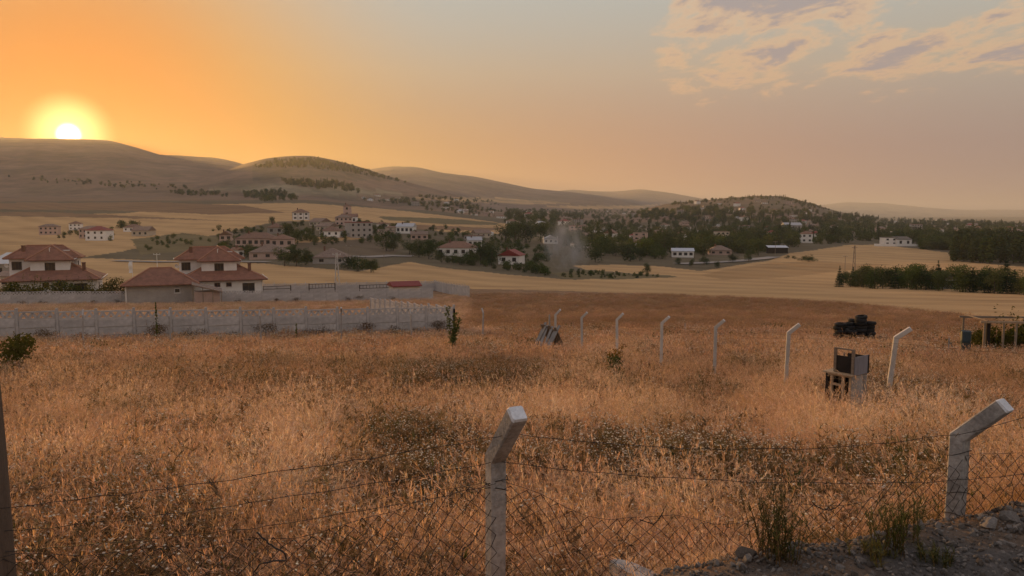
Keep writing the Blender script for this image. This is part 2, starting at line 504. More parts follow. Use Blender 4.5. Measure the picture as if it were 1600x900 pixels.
# colour classes: albedo
ALB = {
    'meadow': (0.27, 0.17, 0.10), 'gravel': (0.115, 0.103, 0.095), 'stubble': (0.50, 0.318, 0.155), 'stubble2': (0.40, 0.25, 0.12),
    'brown': (0.23, 0.14, 0.08), 'dark': (0.14, 0.105, 0.07), 'village': (0.135, 0.11, 0.07), 'hill': (0.215, 0.14, 0.095), 'scrub': (0.11, 0.09, 0.055),
    'olive': (0.17, 0.135, 0.07), 'plain': (0.30, 0.24, 0.15),
}
PATCHES = [   # (class, polygon in the photograph, nearest, farthest)
    ('stubble', [(-600, 404), (-600, 345), (0, 338), (200, 333), (330, 319), (470, 317), (600, 326), (730, 341), (795, 350), (795, 366), (690, 362), (640, 352), (560, 346), (440, 346), (385, 356), (335, 367), (215, 388), (120, 404)], 200, 1500),
    ('stubble2', [(420, 376), (560, 366), (600, 372), (600, 378), (430, 384)], 200, 900),
    ('brown', [(-200, 322), (30, 317), (250, 316), (380, 321), (445, 332), (330, 335), (180, 329), (-200, 326)], 400, 1500),
    ('brown', [(-200, 331), (60, 331), (200, 337), (360, 345), (200, 341), (-100, 336)], 300, 1500),
    ('olive', [(590, 338), (690, 341), (780, 348), (775, 352), (690, 350), (600, 343)], 300, 1500),
    ('brown', [(600, 348), (690, 353), (790, 357), (760, 361), (640, 358), (600, 354)], 300, 1500),
    ('dark', [(440, 381), (600, 372), (625, 388), (610, 400), (540, 398), (470, 391)], 200, 700),
    ('olive', [(205, 374), (285, 364), (345, 371), (330, 388), (290, 392), (220, 398)], 150, 700),
    ('stubble', [(893, 415), (960, 413), (1030, 416), (1100, 424), (1062, 431), (985, 427), (915, 421)], 200, 600),
    ('olive', [(860, 426), (915, 422), (985, 428), (1062, 432), (1050, 434), (960, 437), (880, 435)], 150, 600),
    ('stubble2', [(1120, 424), (1200, 411), (1290, 408), (1330, 412), (1395, 413), (1310, 424), (1200, 436), (1130, 437), (1095, 430)], 150, 600),
    ('plain', [(1330, 345), (1500, 344), (1700, 344), (1700, 353), (1600, 354), (1480, 346)], 1800, 12000),
    ('stubble', [(830, 322), (1000, 321), (1040, 318), (1000, 326), (900, 327)], 1200, 6000),
    ('stubble', [(640, 309), (760, 308), (860, 314), (900, 318), (820, 319), (700, 314)], 1200, 6000),
    ('plain', [(320, 297), (420, 287), (520, 291), (640, 303), (520, 306), (420, 300)], 1000, 4000),
]
def make_terrain():
    thf = np.radians(np.arange(-38.0, 38.01, 0.085))
    thl = np.radians(np.concatenate([np.arange(-180, -60, 4.0), np.arange(-60, -38, 1.0)]))
    thr = -thl[::-1]
    th = np.concatenate([thl, thf, thr[:-1]])            # closes on itself at 180
    r = np.concatenate([np.geomspace(0.4, 80, 120)[:-1], np.geomspace(80, 1000, 230)[:-1], np.geomspace(1000, 24000, 120)])
    TH, RR = np.meshgrid(th, r)
    X = RR * np.sin(TH); Yw = RR * np.cos(TH)
    Z = ground(X, Yw)
    nr, nt = TH.shape
    front = Yw > 0.3
    px, py = pix(X, np.where(front, Yw, 1e9), Z)
    ang = np.abs(TH) < 1.0
    colr = np.zeros((nr, nt, 3)); cls = np.full((nr, nt), 0)
    me_y = np.interp(px, *zip(*MEADOW_EDGE)); vi_y = np.interp(px, *zip(*VILLAGE_EDGE))
    wob1 = fbm(X, Yw, 60.0, 4); wob = wob1 + fbm(X, Yw, 17.0, 4) * 0.9
    meadow = (py + wob1 * 0.5 > me_y) & (RR < 200)
    stub = ~meadow & (py + wob1 * 1.0 > vi_y) & (RR < 700)
    colr[:] = ALB['hill']
    pl = RR < 1100; colr[pl] = ALB['village']
    colr[(px > 1290) & (RR > 1700)] = ALB['plain']
    colr[stub] = ALB['stubble']; colr[meadow] = ALB['meadow']
    for k, poly, a, b in PATCHES:
        m = poly_mask(px + wob * 2.0, py + wob1 * 0.6, poly) & (RR > a) & (RR < b) & front & ang
        colr[m] = ALB[k]
    colr[~ang | ~front] = np.where((RR < 130)[~ang | ~front][:, None], ALB['meadow'], ALB['stubble'])
    # scrub and terraces on the hills
    hillm = RR > 1250
    s = sstep(0.15, 0.6, fbm(X, Yw, 420.0, 5)) * 0.55
    band = sstep(0.2, 0.7, fbm(X * 0.15, Yw, 160.0, 3)) * 0.4
    f = np.clip(np.maximum(s, band), 0, 1)[..., None] * hillm[..., None]
    colr = colr * (1 - f) + np.array(ALB['scrub']) * f
    # wooded hill tops
    for (x0, x1, top, bot, k) in [(395, 640, 246, 282, 0.75), (1030, 1330, 303, 335, 0.65)]:
        m = (px > x0) & (px < x1) & (py > top) & (py < bot) & (RR > 1200) & (RR < 2400)
        w = (0.5 + 0.5 * sstep(-0.3, 0.4, fbm(X, Yw, 90.0, 5)))[..., None] * k * m[..., None]
        colr = colr * (1 - w) + np.array(ALB['scrub']) * w
    d = bank_d(X, Yw)
    g = ((1 - sstep(-0.2, 0.15, d + 0.12 * fbm(X, Yw, 0.8, 4))) * (1 - sstep(20, 30, RR)))[..., None]
    colr = colr * (1 - g) + np.array(ALB['gravel']) * g
    V = np.stack([X, Yw, Z], -1).reshape(-1, 3)
    colv = np.concatenate([colr.reshape(-1, 3), np.ones((nr * nt, 1))], 1).astype(np.float32)
    # faces (wrap round in angle)
    I, J = np.meshgrid(np.arange(nr - 1), np.arange(nt), indexing='ij'); J2 = (J + 1) % nt
    F = np.stack([I * nt + J, I * nt + J2, (I + 1) * nt + J2, (I + 1) * nt + J], -1).reshape(-1, 4)
    fr = RR[:-1].reshape(-1)
    fm = meadow[:-1].reshape(-1); fs = stub[:-1].reshape(-1); fg = (d[:-1] < 0.0).reshape(-1) & (fr < 26)
    kind = np.where(fg, 0, np.where(fm, 1, np.where(fr > 1250, 3, 2)))
    names = ['gravel_road', 'meadow_ground', 'valley_ground', 'hills']
    # a plug over the polar gap at the camera's feet
    for k, nm in enumerate(names):
        sel = F[kind == k]
        used, inv = np.unique(sel, return_inverse=True)
        vv = V[used]; ff = inv.reshape(-1, 4).astype(np.int32)[:, ::-1]
        cc = colv[used]
        if k == 0:
            ring = np.array([np.where(used == j)[0][0] for j in range(nt)])
            vv = np.vstack([vv, [[0, 0, float(ground(np.array([0.01]), np.array([0.01]))[0])]]]); cc = np.vstack([cc, cc[:1]])
            c0 = len(vv) - 1
            fan = np.array([[c0, c0, ring[(j + 1) % nt], ring[j]] for j in range(nt)])
        me = np_mesh(nm, vv, ff, TERRAIN_MATS[k], True)
        if k == 0:
            bm = bmesh.new(); bm.from_mesh(me); bm.verts.ensure_lookup_table()
            for a in fan:
                try: bm.faces.new((bm.verts[a[0]], bm.verts[a[3]], bm.verts[a[2]]))
                except ValueError: pass
            bm.to_mesh(me); bm.free()
        at_ = me.color_attributes.new('field', 'FLOAT_COLOR', 'POINT')
        at_.data.foreach_set('color', cc.astype(np.float32).ravel())
        o = bpy.data.objects.new(nm, me); COL.objects.link(o); tag(o, kind='structure')

def terrain_mat(name, kind):
    m = bpy.data.materials.new(name); m.use_nodes = True
    t = NT(m.node_tree); p = t.n['Principled BSDF']
    geo = t.new('ShaderNodeNewGeometry'); P = geo.outputs['Position']
    a = t.new('ShaderNodeAttribute', attribute_name='field'); c = a.outputs['Color']
    p.inputs['Roughness'].default_value = 0.95; p.inputs['Specular IOR Level'].default_value = 0.1
    if kind == 'gravel':
        n1 = t.noise(P, 9, 6, 0.7); n2 = t.noise(P, 45, 5, 0.7); n3 = t.noise(P, 1.2, 3, 0.5)
        k = t.math('ADD', t.math('MULTIPLY', n1, 0.5), t.math('MULTIPLY', n2, 0.5))
        c = t.mix(1.0, c, t.ramp(k, [(0.30, 0.45), (0.5, 0.95), (0.72, 1.6)]), 'MULTIPLY')
        c = t.mix(t.maprange(n3, 0.45, 0.62), c, t.mix(1.0, c, (1.3, 1.02, 0.78), 'MULTIPLY'))
        b = t.new('ShaderNodeBump'); b.inputs['Strength'].default_value = 0.9; b.inputs['Distance'].default_value = 0.035
        t.put(b.inputs['Height'], k); t.l.new(b.outputs[0], p.inputs['Normal'])
    elif kind == 'meadow':
        n1 = t.noise(P, 0.35, 5, 0.6); n2 = t.noise(P, 6, 5, 0.7)
        k = t.math('ADD', t.math('MULTIPLY', n1, 0.6), t.math('MULTIPLY', n2, 0.4))
        c = t.mix(1.0, c, t.ramp(k, [(0.3, (0.5, 0.5, 0.45)), (0.5, (0.95, 0.9, 0.85)), (0.7, (1.5, 1.45, 1.4))]), 'MULTIPLY')
    elif kind == 'valley':
        # drilled rows and combine tracks
        v = t.vmath('MULTIPLY', P, (1, 1, 0))
        w = t.new('ShaderNodeTexWave', wave_type='BANDS', bands_direction='DIAGONAL'); t.put(w.inputs['Vector'], v)
        w.inputs['Scale'].default_value = 0.022; w.inputs['Distortion'].default_value = 14.0; w.inputs['Detail'].default_value = 2; w.inputs['Detail Scale'].default_value = 0.10
        n1 = t.noise(P, 0.012, 5, 0.6); n2 = t.noise(t.vmath('MULTIPLY', P, (0.12, 0.5, 0.5)), 0.35, 5, 0.7)
        k = t.math('ADD', t.math('MULTIPLY', w.outputs['Fac'], 0.09), t.math('ADD', t.math('MULTIPLY', n1, 0.40), t.math('MULTIPLY', n2, 0.5)))
        c = t.mix(1.0, c, t.ramp(k, [(0.25, (0.55, 0.5, 0.45)), (0.5, (0.97, 0.95, 0.93)), (0.75, (1.3, 1.28, 1.25))]), 'MULTIPLY')
    else:
        n1 = t.noise(P, 0.004, 6, 0.65); n2 = t.noise(P, 0.03, 5, 0.7)
        k = t.math('ADD', t.math('MULTIPLY', n1, 0.5), t.math('MULTIPLY', n2, 0.5))
        c = t.mix(1.0, c, t.ramp(k, [(0.3, 0.35), (0.5, 0.95), (0.68, 1.5)]), 'MULTIPLY')
    t.put(p.inputs['Base Color'], c)
    return m
TERRAIN_MATS = [terrain_mat('gravel_surface', 'gravel'), terrain_mat('meadow_soil', 'meadow'), terrain_mat('field_soil', 'valley'), terrain_mat('hill_soil', 'hill')]
make_terrain()

# ------------------------------------------------------------------ haze
def make_haze():
    b = MB(); b.box(-26000, 26000, -26000, 26000, -90, 345)
    m = bpy.data.materials.new('haze_air'); m.use_nodes = True
    t = NT(m.node_tree); t.n.clear()
    out = t.new('ShaderNodeOutputMaterial'); add = t.new('ShaderNodeAddShader')
    for k, (c, den, g) in enumerate((((0.76, 0.86, 1.0, 1), 0.00008, 0.2), ((0.95, 0.82, 0.52, 1), 0.000022, 0.75))):   # fine haze and coarser dust
        pv = t.new('ShaderNodeVolumePrincipled'); pv.inputs['Color'].default_value = c; pv.inputs['Density'].default_value = den; pv.inputs['Anisotropy'].default_value = g
        t.l.new(pv.outputs[0], add.inputs[k])
    t.l.new(add.outputs[0], out.inputs['Volume'])
    o = b.build('haze', m); tag(o, 'thin evening haze filling the whole valley air', 'haze', kind='stuff')
make_haze()

# ------------------------------------------------------------------ grass and weeds of the meadow (uncountable)
HID = bpy.data.collections.new('plant_shapes')          # shapes that are scattered; not in the scene itself
def blade(b, base, az, lean, h, w, bend, mi=0, seg=3):
    dx, dy = math.cos(az), math.sin(az); sx, sy = -dy, dx
    L = []; x = y = 0.0; z = 0.0; a = lean
    for i in range(seg + 1):
        f = i / seg; ww = w * (1 - f * 0.85)
        L.append((base[0] + dx * x - sx * ww, base[1] + dy * x - sy * ww, base[2] + z))
        L.append((base[0] + dx * x + sx * ww, base[1] + dy * x + sy * ww, base[2] + z))
        x += math.sin(a) * h / seg; z += math.cos(a) * h / seg; a += bend / seg
    b.add(L, [(2 * i, 2 * i + 1, 2 * i + 3, 2 * i + 2) for i in range(seg)], mi)
    return Vector((base[0] + dx * x, base[1] + dy * x, base[2] + z)), az, a
def plume(b, tip, az, a, ln, w, rnd, mi=1, n=9):
    """drooping feathery head: a few splayed slivers"""
    for k in range(n):
        q = az + rnd.uniform(-1.1, 1.1); aa = a + rnd.uniform(-0.4, 0.9)
        l = ln * rnd.uniform(0.6, 1.1); ww = w * rnd.uniform(0.6, 1.2)
        d = Vector((math.cos(q) * math.sin(aa), math.sin(q) * math.sin(aa), math.cos(aa)))
        s = Vector((-math.sin(q), math.cos(q), rnd.uniform(-0.6, 0.6))).normalized()
        o = tip - Vector((math.cos(az) * math.sin(a), math.sin(az) * math.sin(a), math.cos(a))) * ln * rnd.uniform(-0.6, 1.2)
        b.add([o, o + d * l * 0.5 + s * ww, o + d * l, o + d * l * 0.5 - s * ww], [(0, 1, 2, 3)], mi)
def tuft(seed, n, r, h, w, heads, hl, hw, lean=0.35):
    rnd = random.Random(seed); b = MB()
    for k in range(n):
        rr = r * math.sqrt(rnd.random()); t = rnd.uniform(0, 6.283)
        hh = h * rnd.uniform(0.45, 1.1)
        tip, az, a = blade(b, (rr * math.cos(t), rr * math.sin(t), -0.03), t + rnd.uniform(-1.2, 1.2), rnd.uniform(0, lean), hh, w * rnd.uniform(0.6, 1.2), rnd.uniform(0.1, 0.9))
        if rnd.random() < heads: plume(b, tip, az, min(a, 1.9), hl, hw, rnd)
    return b
def dotweed(seed, n, r, h, dots, dr):
    """branching brown weed with small pale flower heads"""
    rnd = random.Random(seed); b = MB()
    for k in range(n):
        rr = r * math.sqrt(rnd.random()); t = rnd.uniform(0, 6.283)
        base = Vector((rr * math.cos(t), rr * math.sin(t), -0.03)); hh = h * rnd.uniform(0.55, 1.05)
        tip, az, a = blade(b, base, t, rnd.uniform(0, 0.3), hh, 0.004, rnd.uniform(0, 0.4))
        for j in range(4):
            f = rnd.uniform(0.4, 0.9); p = base.lerp(tip, f)
            tip2, _, _ = blade(b, p, rnd.uniform(0, 6.283), rnd.uniform(0.3, 0.9), hh * (1 - f) * rnd.uniform(0.8, 1.3), 0.003, -0.3, seg=2)
            for q in range(3):
                blade(b, p, rnd.uniform(0, 6.283), rnd.uniform(0.6, 1.4), 0.09, 0.008, 0.6, seg=2)
            if rnd.random() < dots:
                s = dr * rnd.uniform(0.7, 1.3)
                vs = [tip2 + Vector((s, 0, 0)), tip2 + Vector((0, s, 0)), tip2 + Vector((-s, 0, 0)), tip2 + Vector((0, -s, 0)), tip2 + Vector((0, 0, s * .7)), tip2 - Vector((0, 0, s * .5))]
                b.add(vs, [(0, 1, 4), (1, 2, 4), (2, 3, 4), (3, 0, 4), (1, 0, 5), (2, 1, 5), (3, 2, 5), (0, 3, 5)], 1)
    return b
def leafy(seed, n, r, h, lw):
    rnd = random.Random(seed); b = MB()
    for k in range(n):
        rr = r * math.sqrt(rnd.random()); t = rnd.uniform(0, 6.283)
        base = Vector((rr * math.cos(t), rr * math.sin(t), -0.03)); hh = h * rnd.uniform(0.5, 1.05)
        tip, az, a = blade(b, base, t, rnd.uniform(0, 0.35), hh, 0.004, rnd.uniform(0, 0.4))
        for j in range(7):
            p = base.lerp(tip, rnd.uniform(0.15, 1.0))
            blade(b, p, rnd.uniform(0, 6.283), rnd.uniform(0.4, 1.2), rnd.uniform(0.05, 0.13), lw * rnd.uniform(.6, 1.2), 0.7, seg=2)
    return b

STRAW = [(0.15, 0.098, 0.056), (0.34, 0.21, 0.12), (0.52, 0.335, 0.20), (0.70, 0.50, 0.32), (0.86, 0.70, 0.50)]
HEADS = [(0.22, 0.14, 0.085), (0.46, 0.285, 0.185), (0.65, 0.42, 0.29), (0.82, 0.60, 0.44), (0.92, 0.78, 0.62)]
m_straw = leaf_mat('dry_grass_blade', STRAW, 0.45, attr='tone')
m_head = leaf_mat('dry_grass_head', HEADS, 0.5, attr='tone')
m_weed = leaf_mat('dry_weed_stem', [(0.13, 0.09, 0.052), (0.20, 0.135, 0.075), (0.28, 0.19, 0.105)], 0.3, attr='tone')
m_dot = leaf_mat('weed_flower_head', [(0.62, 0.52, 0.40), (0.74, 0.66, 0.54), (0.84, 0.78, 0.68)], 0.35)
m_green = leaf_mat('green_weed_leaf', [(0.05, 0.058, 0.026), (0.085, 0.09, 0.038), (0.125, 0.12, 0.052)], 0.35)

def shapes(name, items):
    c = bpy.data.collections.new(name)
    for i, (b, mats) in enumerate(items):
        o = bpy.data.objects.new('%s_%02d' % (name, i), b.mesh(name, mats)); c.objects.link(o)
    return c
def stalks(seed, n, r, h):
    rnd = random.Random(seed); b = MB()
    for k in range(n):
        rr = r * math.sqrt(rnd.random()); t = rnd.uniform(0, 6.283); hh = h * rnd.uniform(0.6, 1.1)
        tip, az, a = blade(b, (rr * math.cos(t), rr * math.sin(t), -0.03), t + rnd.uniform(-1.2, 1.2), rnd.uniform(0, 0.25), hh, 0.0022, rnd.uniform(0.1, 1.0), seg=4)
        plume(b, tip, az, min(a, 2.2), 0.06, 0.0026, rnd, n=10)
    return b
SH_GRASS = shapes('dry_grass', [(tuft(i, 66, 0.26, 0.36, 0.0022, 0.85, 0.036, 0.0022), [m_straw, m_head]) for i in range(5)] +
                  [(tuft(20 + i, 50, 0.24, 0.50, 0.002, 0.6, 0.05, 0.0022, 0.22), [m_straw, m_head]) for i in range(3)] +
                  [(dotweed(40 + i, 13, 0.26, 0.46, 0.5, 0.009), [m_weed, m_dot]) for i in range(4)] +
                  [(leafy(60 + i, 20, 0.22, 0.40, 0.006), [m_green]) for i in range(3)] + [(stalks(80 + i, 16, 0.3, 0.62), [m_straw, m_head]) for i in range(3)])
# coarser shapes for the far half of the meadow
SH_FAR = shapes('far_grass', [(tuft(100 + i, 60, 0.55, 0.42, 0.008, 0.85, 0.10, 0.010), [m_straw, m_head]) for i in range(5)] +
                [(dotweed(140 + i, 16, 0.5, 0.6, 0.5, 0.022), [m_weed, m_dot]) for i in range(3)] +
                [(leafy(160 + i, 24, 0.45, 0.6, 0.03), [m_green]) for i in range(2)])

def scatter(name, pts, rot, scl, idx, tone, coll, label, cat, parent=None):
    """one object whose points carry copies of the shapes in a collection"""
    n = len(pts)
    me = bpy.data.meshes.new(name); me.vertices.add(n); me.vertices.foreach_set('co', np.asarray(pts, np.float32).ravel())
    a = me.attributes.new('rot', 'FLOAT_VECTOR', 'POINT'); a.data.foreach_set('vector', np.asarray(rot, np.float32).ravel())
    a = me.attributes.new('scl', 'FLOAT_VECTOR', 'POINT'); a.data.foreach_set('vector', np.asarray(scl, np.float32).ravel())
    a = me.attributes.new('idx', 'INT', 'POINT'); a.data.foreach_set('value', np.asarray(idx, np.int32))
    a = me.attributes.new('tone', 'FLOAT', 'POINT'); a.data.foreach_set('value', np.asarray(tone, np.float32))
    o = bpy.data.objects.new(name, me); COL.objects.link(o)
    if parent is not None: o.parent = parent
    g = bpy.data.node_groups.new(name + '_scatter', 'GeometryNodeTree')
    g.interface.new_socket('Geometry', in_out='INPUT', socket_type='NodeSocketGeometry')
    g.interface.new_socket('Geometry', in_out='OUTPUT', socket_type='NodeSocketGeometry')
    N = g.nodes; gi = N.new('NodeGroupInput'); go = N.new('NodeGroupOutput')
    ip = N.new('GeometryNodeInstanceOnPoints'); ci = N.new('GeometryNodeCollectionInfo')
    ci.inputs['Collection'].default_value = coll; ci.inputs['Separate Children'].default_value = True; ci.inputs['Reset Children'].default_value = True
    def na(nm, dt):
        q = N.new('GeometryNodeInputNamedAttribute'); q.data_type = dt; q.inputs[0].default_value = nm; return q.outputs[0]
    mp = N.new('GeometryNodeMeshToPoints')
    g.links.new(gi.outputs[0], mp.inputs[0]); g.links.new(mp.outputs[0], ip.inputs['Points'])
    g.links.new(ci.outputs[0], ip.inputs['Instance']); ip.inputs['Pick Instance'].default_value = True
    g.links.new(na('idx', 'INT'), ip.inputs['Instance Index'])
    er = N.new('FunctionNodeEulerToRotation'); g.links.new(na('rot', 'FLOAT_VECTOR'), er.inputs[0]); g.links.new(er.outputs[0], ip.inputs['Rotation'])
    g.links.new(na('scl', 'FLOAT_VECTOR'), ip.inputs['Scale'])
    g.links.new(ip.outputs[0], go.inputs[0])
    md = o.modifiers.new('scatter', 'NODES'); md.node_group = g
    return tag(o, label, cat, kind='stuff')

KEEP_OUT = []      # (x0, y0, x1, y1, half width): segments of wall where no grass grows
def far_from_segments(x, y, segs):
    ok = np.ones(x.shape, bool)
    for (x0, y0, x1, y1, w) in segs:
        dx, dy = x1 - x0, y1 - y0; L2 = dx * dx + dy * dy
        t = np.clip(((x - x0) * dx + (y - y0) * dy) / L2, 0, 1)
        ok &= np.hypot(x - x0 - t * dx, y - y0 - t * dy) > w
    return ok

def make_meadow():
    rng = np.random.default_rng(3)
    # near: fine shapes
    def sample(n, y0, y1, p, umax):
        """n points, number per area falling as Y**-p"""
        q = 2 - p; a, b = y0 ** q, y1 ** q
        Y = (a + (b - a) * rng.random(n)) ** (1 / q)
        return rng.uniform(-umax, umax, n) * Y, Y
    x1, y1 = sample(24000, 2.6, 42, 0.85, 0.82)
    x0, y0 = rng.uniform(-6, 8, 2600), rng.uniform(2.2, 9, 2600)
    x = np.concatenate([x1, x0]); y = np.concatenate([y1, y0])
    d = bank_d(x, y)
    fy = np.interp(x, [-1.965, P1.x, P2.x, E3.x], [2.9, P1.y, P2.y, E3.y])
    behind = y - fy
    ok = (d + 0.12 * fbm(x, y, 1.1, 3) > 0.02) & ((behind > 0.16) | (rng.random(len(x)) < 0.55))
    # thin out over the rubble by the fence
    ok &= ~((np.hypot((x - 0.58) / 0.42, (y - 4.15) / 0.3) < 1) & (rng.random(len(x)) < 0.8))
    x, y = x[ok], y[ok]
    z = ground(x, y)
    px, py = pix(x, y, z + 0.3)
    patch = fbm(x, y, 9.0, 5); patch2 = fbm(x + 50, y - 30, 5.0, 4)
    # the pale, pinkish and dark swathes seen in the field
    def blob(cx, cy, rx, ry, k):
        return k * np.exp(-((px - cx) / rx) ** 2 - ((py - cy) / ry) ** 2)
    pale = blob(400, 770, 120, 40, 1.1) + blob(470, 690, 80, 40, .5) + blob(880, 640, 200, 40, .55) + blob(1330, 665, 150, 35, .6) + blob(250, 640, 150, 40, .2) + blob(1100, 800, 120, 50, .35) + blob(940, 800, 120, 40, .3) + blob(100, 690, 60, 60, .3) + blob(640, 840, 130, 40, .25) + blob(1230, 600, 160, 30, .25)
    dark = blob(640, 690, 90, 45, .6) + blob(740, 590, 120, 26, .8) + blob(330, 800, 160, 50, .25) + blob(150, 820, 150, 60, .3) + blob(1010, 720, 160, 35, .5) + blob(1400, 620, 90, 22, .7) + blob(680, 770, 70, 35, .6) + blob(1060, 750, 150, 24, .7) + blob(900, 700, 120, 25, .45) + blob(330, 590, 160, 26, .3) + blob(560, 820, 60, 40, .4) + blob(1250, 740, 200, 40, .5) + blob(430, 730, 60, 20, .4)
    green = blob(690, 775, 60, 35, .8) + blob(1200, 790, 80, 40, .5) + blob(620, 690, 70, 40, .45) + blob(1340, 770, 120, 40, .5) + blob(1430, 740, 60, 30, .5) + blob(60, 560, 60, 20, .4) + blob(870, 690, 70, 15, .4) + blob(1520, 770, 80, 40, .5)
    wide = fbm(x - 20, y + 9, 26.0, 3)
    tone = np.clip(0.42 + 0.34 * patch + 0.20 * patch2 + 0.15 * wide + 0.7 * pale - 0.45 * dark + rng.normal(0, 0.17, len(x)), 0, 1)
    pw = np.clip(0.12 + 0.30 * patch2 + 0.7 * dark - 0.5 * pale, 0.02, 0.85)
    pg = np.clip(0.03 - 0.10 * wide + 0.55 * green, 0.0, 0.6)
    q = rng.random(len(x))
    idx = np.where(q < pg, rng.integers(12, 15, len(x)), np.where(q < pg + pw, rng.integers(8, 12, len(x)), np.where(patch2 + 0.5 * rng.normal(size=len(x)) > 0.35, rng.integers(5, 8, len(x)), rng.integers(0, 5, len(x)))))
    idx = np.where((idx < 8) & (rng.random(len(x)) < 0.16 + 0.12 * patch), rng.integers(15, 18, len(x)), idx)
    s = rng.uniform(0.6, 1.25, len(x)) * (1 + 0.22 * patch) * np.where(fbm(x + 7, y, 3.1, 3) > 0.45, 0.55, 1.0) 
    # lower growth on the bank so that the posts stand clear
    fy = np.interp(x, [-1.965, P1.x, P2.x, E3.x], [2.9, P1.y, P2.y, E3.y])
    s = s * (0.26 + 0.74 * sstep(0.0, 0.9, y - fy)); idx = np.where((y - fy < 0.3) & (idx >= 8) & (idx < 12), idx - 8, idx)
    rot = np.stack([rng.normal(0, 0.12, len(x)), rng.normal(0, 0.12, len(x)), rng.uniform(0, 6.283, len(x))], -1)
    scatter('meadow_grass', np.stack([x, y, z], -1), rot, np.stack([s * 1.1, s * 1.1, s], -1), idx, tone, SH_GRASS, 'dry reddish brown grass and weeds covering the sloping field', 'grass')
    # far: coarse shapes out to the field edge
    x, y = sample(26000, 30, 150, 0.7, 0.85)
    z = ground(x, y); px, py = pix(x, y, z)
    me_y = np.interp(px, *zip(*MEADOW_EDGE))
    ok = (py > me_y + 0.5) & far_from_segments(x, y, KEEP_OUT)
    x, y, z = x[ok], y[ok], z[ok]; px, py = px[ok], py[ok]
    patch = fbm(x, y, 14.0, 4)
    def blob(cx, cy, rx, ry, k):
        return k * np.exp(-((px - cx) / rx) ** 2 - ((py - cy) / ry) ** 2)
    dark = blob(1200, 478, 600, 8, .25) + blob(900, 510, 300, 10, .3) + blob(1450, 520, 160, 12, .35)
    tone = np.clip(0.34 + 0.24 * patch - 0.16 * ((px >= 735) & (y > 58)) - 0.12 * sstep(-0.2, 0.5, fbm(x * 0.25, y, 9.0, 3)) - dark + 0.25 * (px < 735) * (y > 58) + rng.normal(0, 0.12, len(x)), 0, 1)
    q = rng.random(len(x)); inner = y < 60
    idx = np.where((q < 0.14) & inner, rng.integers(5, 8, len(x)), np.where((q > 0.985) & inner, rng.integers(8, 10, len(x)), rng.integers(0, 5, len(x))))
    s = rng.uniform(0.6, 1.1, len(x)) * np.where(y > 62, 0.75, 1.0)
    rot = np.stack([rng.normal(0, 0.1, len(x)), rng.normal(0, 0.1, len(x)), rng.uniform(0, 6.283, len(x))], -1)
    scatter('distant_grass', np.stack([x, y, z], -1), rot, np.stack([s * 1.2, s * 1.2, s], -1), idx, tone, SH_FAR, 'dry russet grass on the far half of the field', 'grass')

# ------------------------------------------------------------------ the near fence
m_conc = mat('weathered_concrete', (0.33, 0.315, 0.305), 0.9, 0.5, 7.0, 0.5, 60)
m_conc_grey = mat('grey_post_concrete', (0.36, 0.34, 0.33), 0.9, 0.2, 1.2, 0.2, 30, rand=0.10)
m_conc_far = mat('pale_concrete', (0.50, 0.475, 0.45), 0.9, 0.15, 1.2, 0.2, 30, rand=0.10)
m_tip = mat('skylit_painted_end', (0.62, 0.64, 0.68), 0.7, 0.25, 14, 0.3, 40)  # pale paint with the sky's reflection mixed into the colour
m_wire = mat('rusty_wire', (0.045, 0.038, 0.034), 0.6, 0.2, 40, metal=0.4)
m_stone = mat('grey_stone', (0.185, 0.165, 0.15), 0.9, 0.3, 6, 0.6, 30, rand=0.5)
m_soil = mat('dark_soil_clod', (0.12, 0.10, 0.085), 0.95, 0.3, 9, 0.6, 40, rand=0.2)

def bent_post_mesh(name, a, z0, zb, arm, elev, m, seed=0):
    """square post along z, its top bent towards +x; origin at ground"""
    c = a * 0.09; h = a / 2
    ring = [(h - c, -h), (h, -h + c), (h, h - c), (h - c, h), (-h + c, h), (-h, h - c), (-h, -h + c), (-h + c, -h)]
    X, Y, Z = Vector((1, 0, 0)), Vector((0, 1, 0)), Vector((0, 0, 1))
    ce, se = math.cos(elev), math.sin(elev)
    ex2 = Vector((se, 0, -ce)); mid = Vector((math.cos(elev / 2 - math.pi / 4), 0, math.sin(elev / 2 - math.pi / 4)))
    k = 1 / math.cos((math.pi / 2 - elev) / 2)
    P = [(Vector((0, 0, z0)), X, Y)]
    n = 14
    rnd = random.Random(seed)
    for i in range(1, n):
        f = i / n
        P.append((Vector((rnd.uniform(-1, 1) * a * 0.012, rnd.uniform(-1, 1) * a * 0.012, z0 + (zb - z0) * f)), X * (1 + rnd.uniform(-.02, .02)), Y * (1 + rnd.uniform(-.02, .02))))
    P.append((Vector((0, 0, zb)), mid * k, Y))
    d = Vector((ce, 0, se))
    P.append((Vector((0, 0, zb)) + d * arm * 0.5, ex2, Y))
    P.append((Vector((0, 0, zb)) + d * arm * 0.96, ex2, Y))
    P.append((Vector((0, 0, zb)) + d * arm, ex2 * 0.88, Y * 0.88))
    b = MB(); b.sweep(ring, P)
    for i, v in enumerate(b.v):
        if rnd.random() < .3: b.v[i] = tuple(q + rnd.uniform(-1, 1) * a * .035 for q in v)
    cap = len(b.f) - 1                      # the cut end: pale paint, blue sky reflection put into its colour
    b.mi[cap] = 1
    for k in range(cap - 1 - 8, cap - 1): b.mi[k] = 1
    return b.mesh(name, [m, m_tip], recalc=True)

def bary(bearing):
    """rotation that turns +x to a bearing (0 = ahead, 90 = right)"""
    return math.pi / 2 - R(bearing)

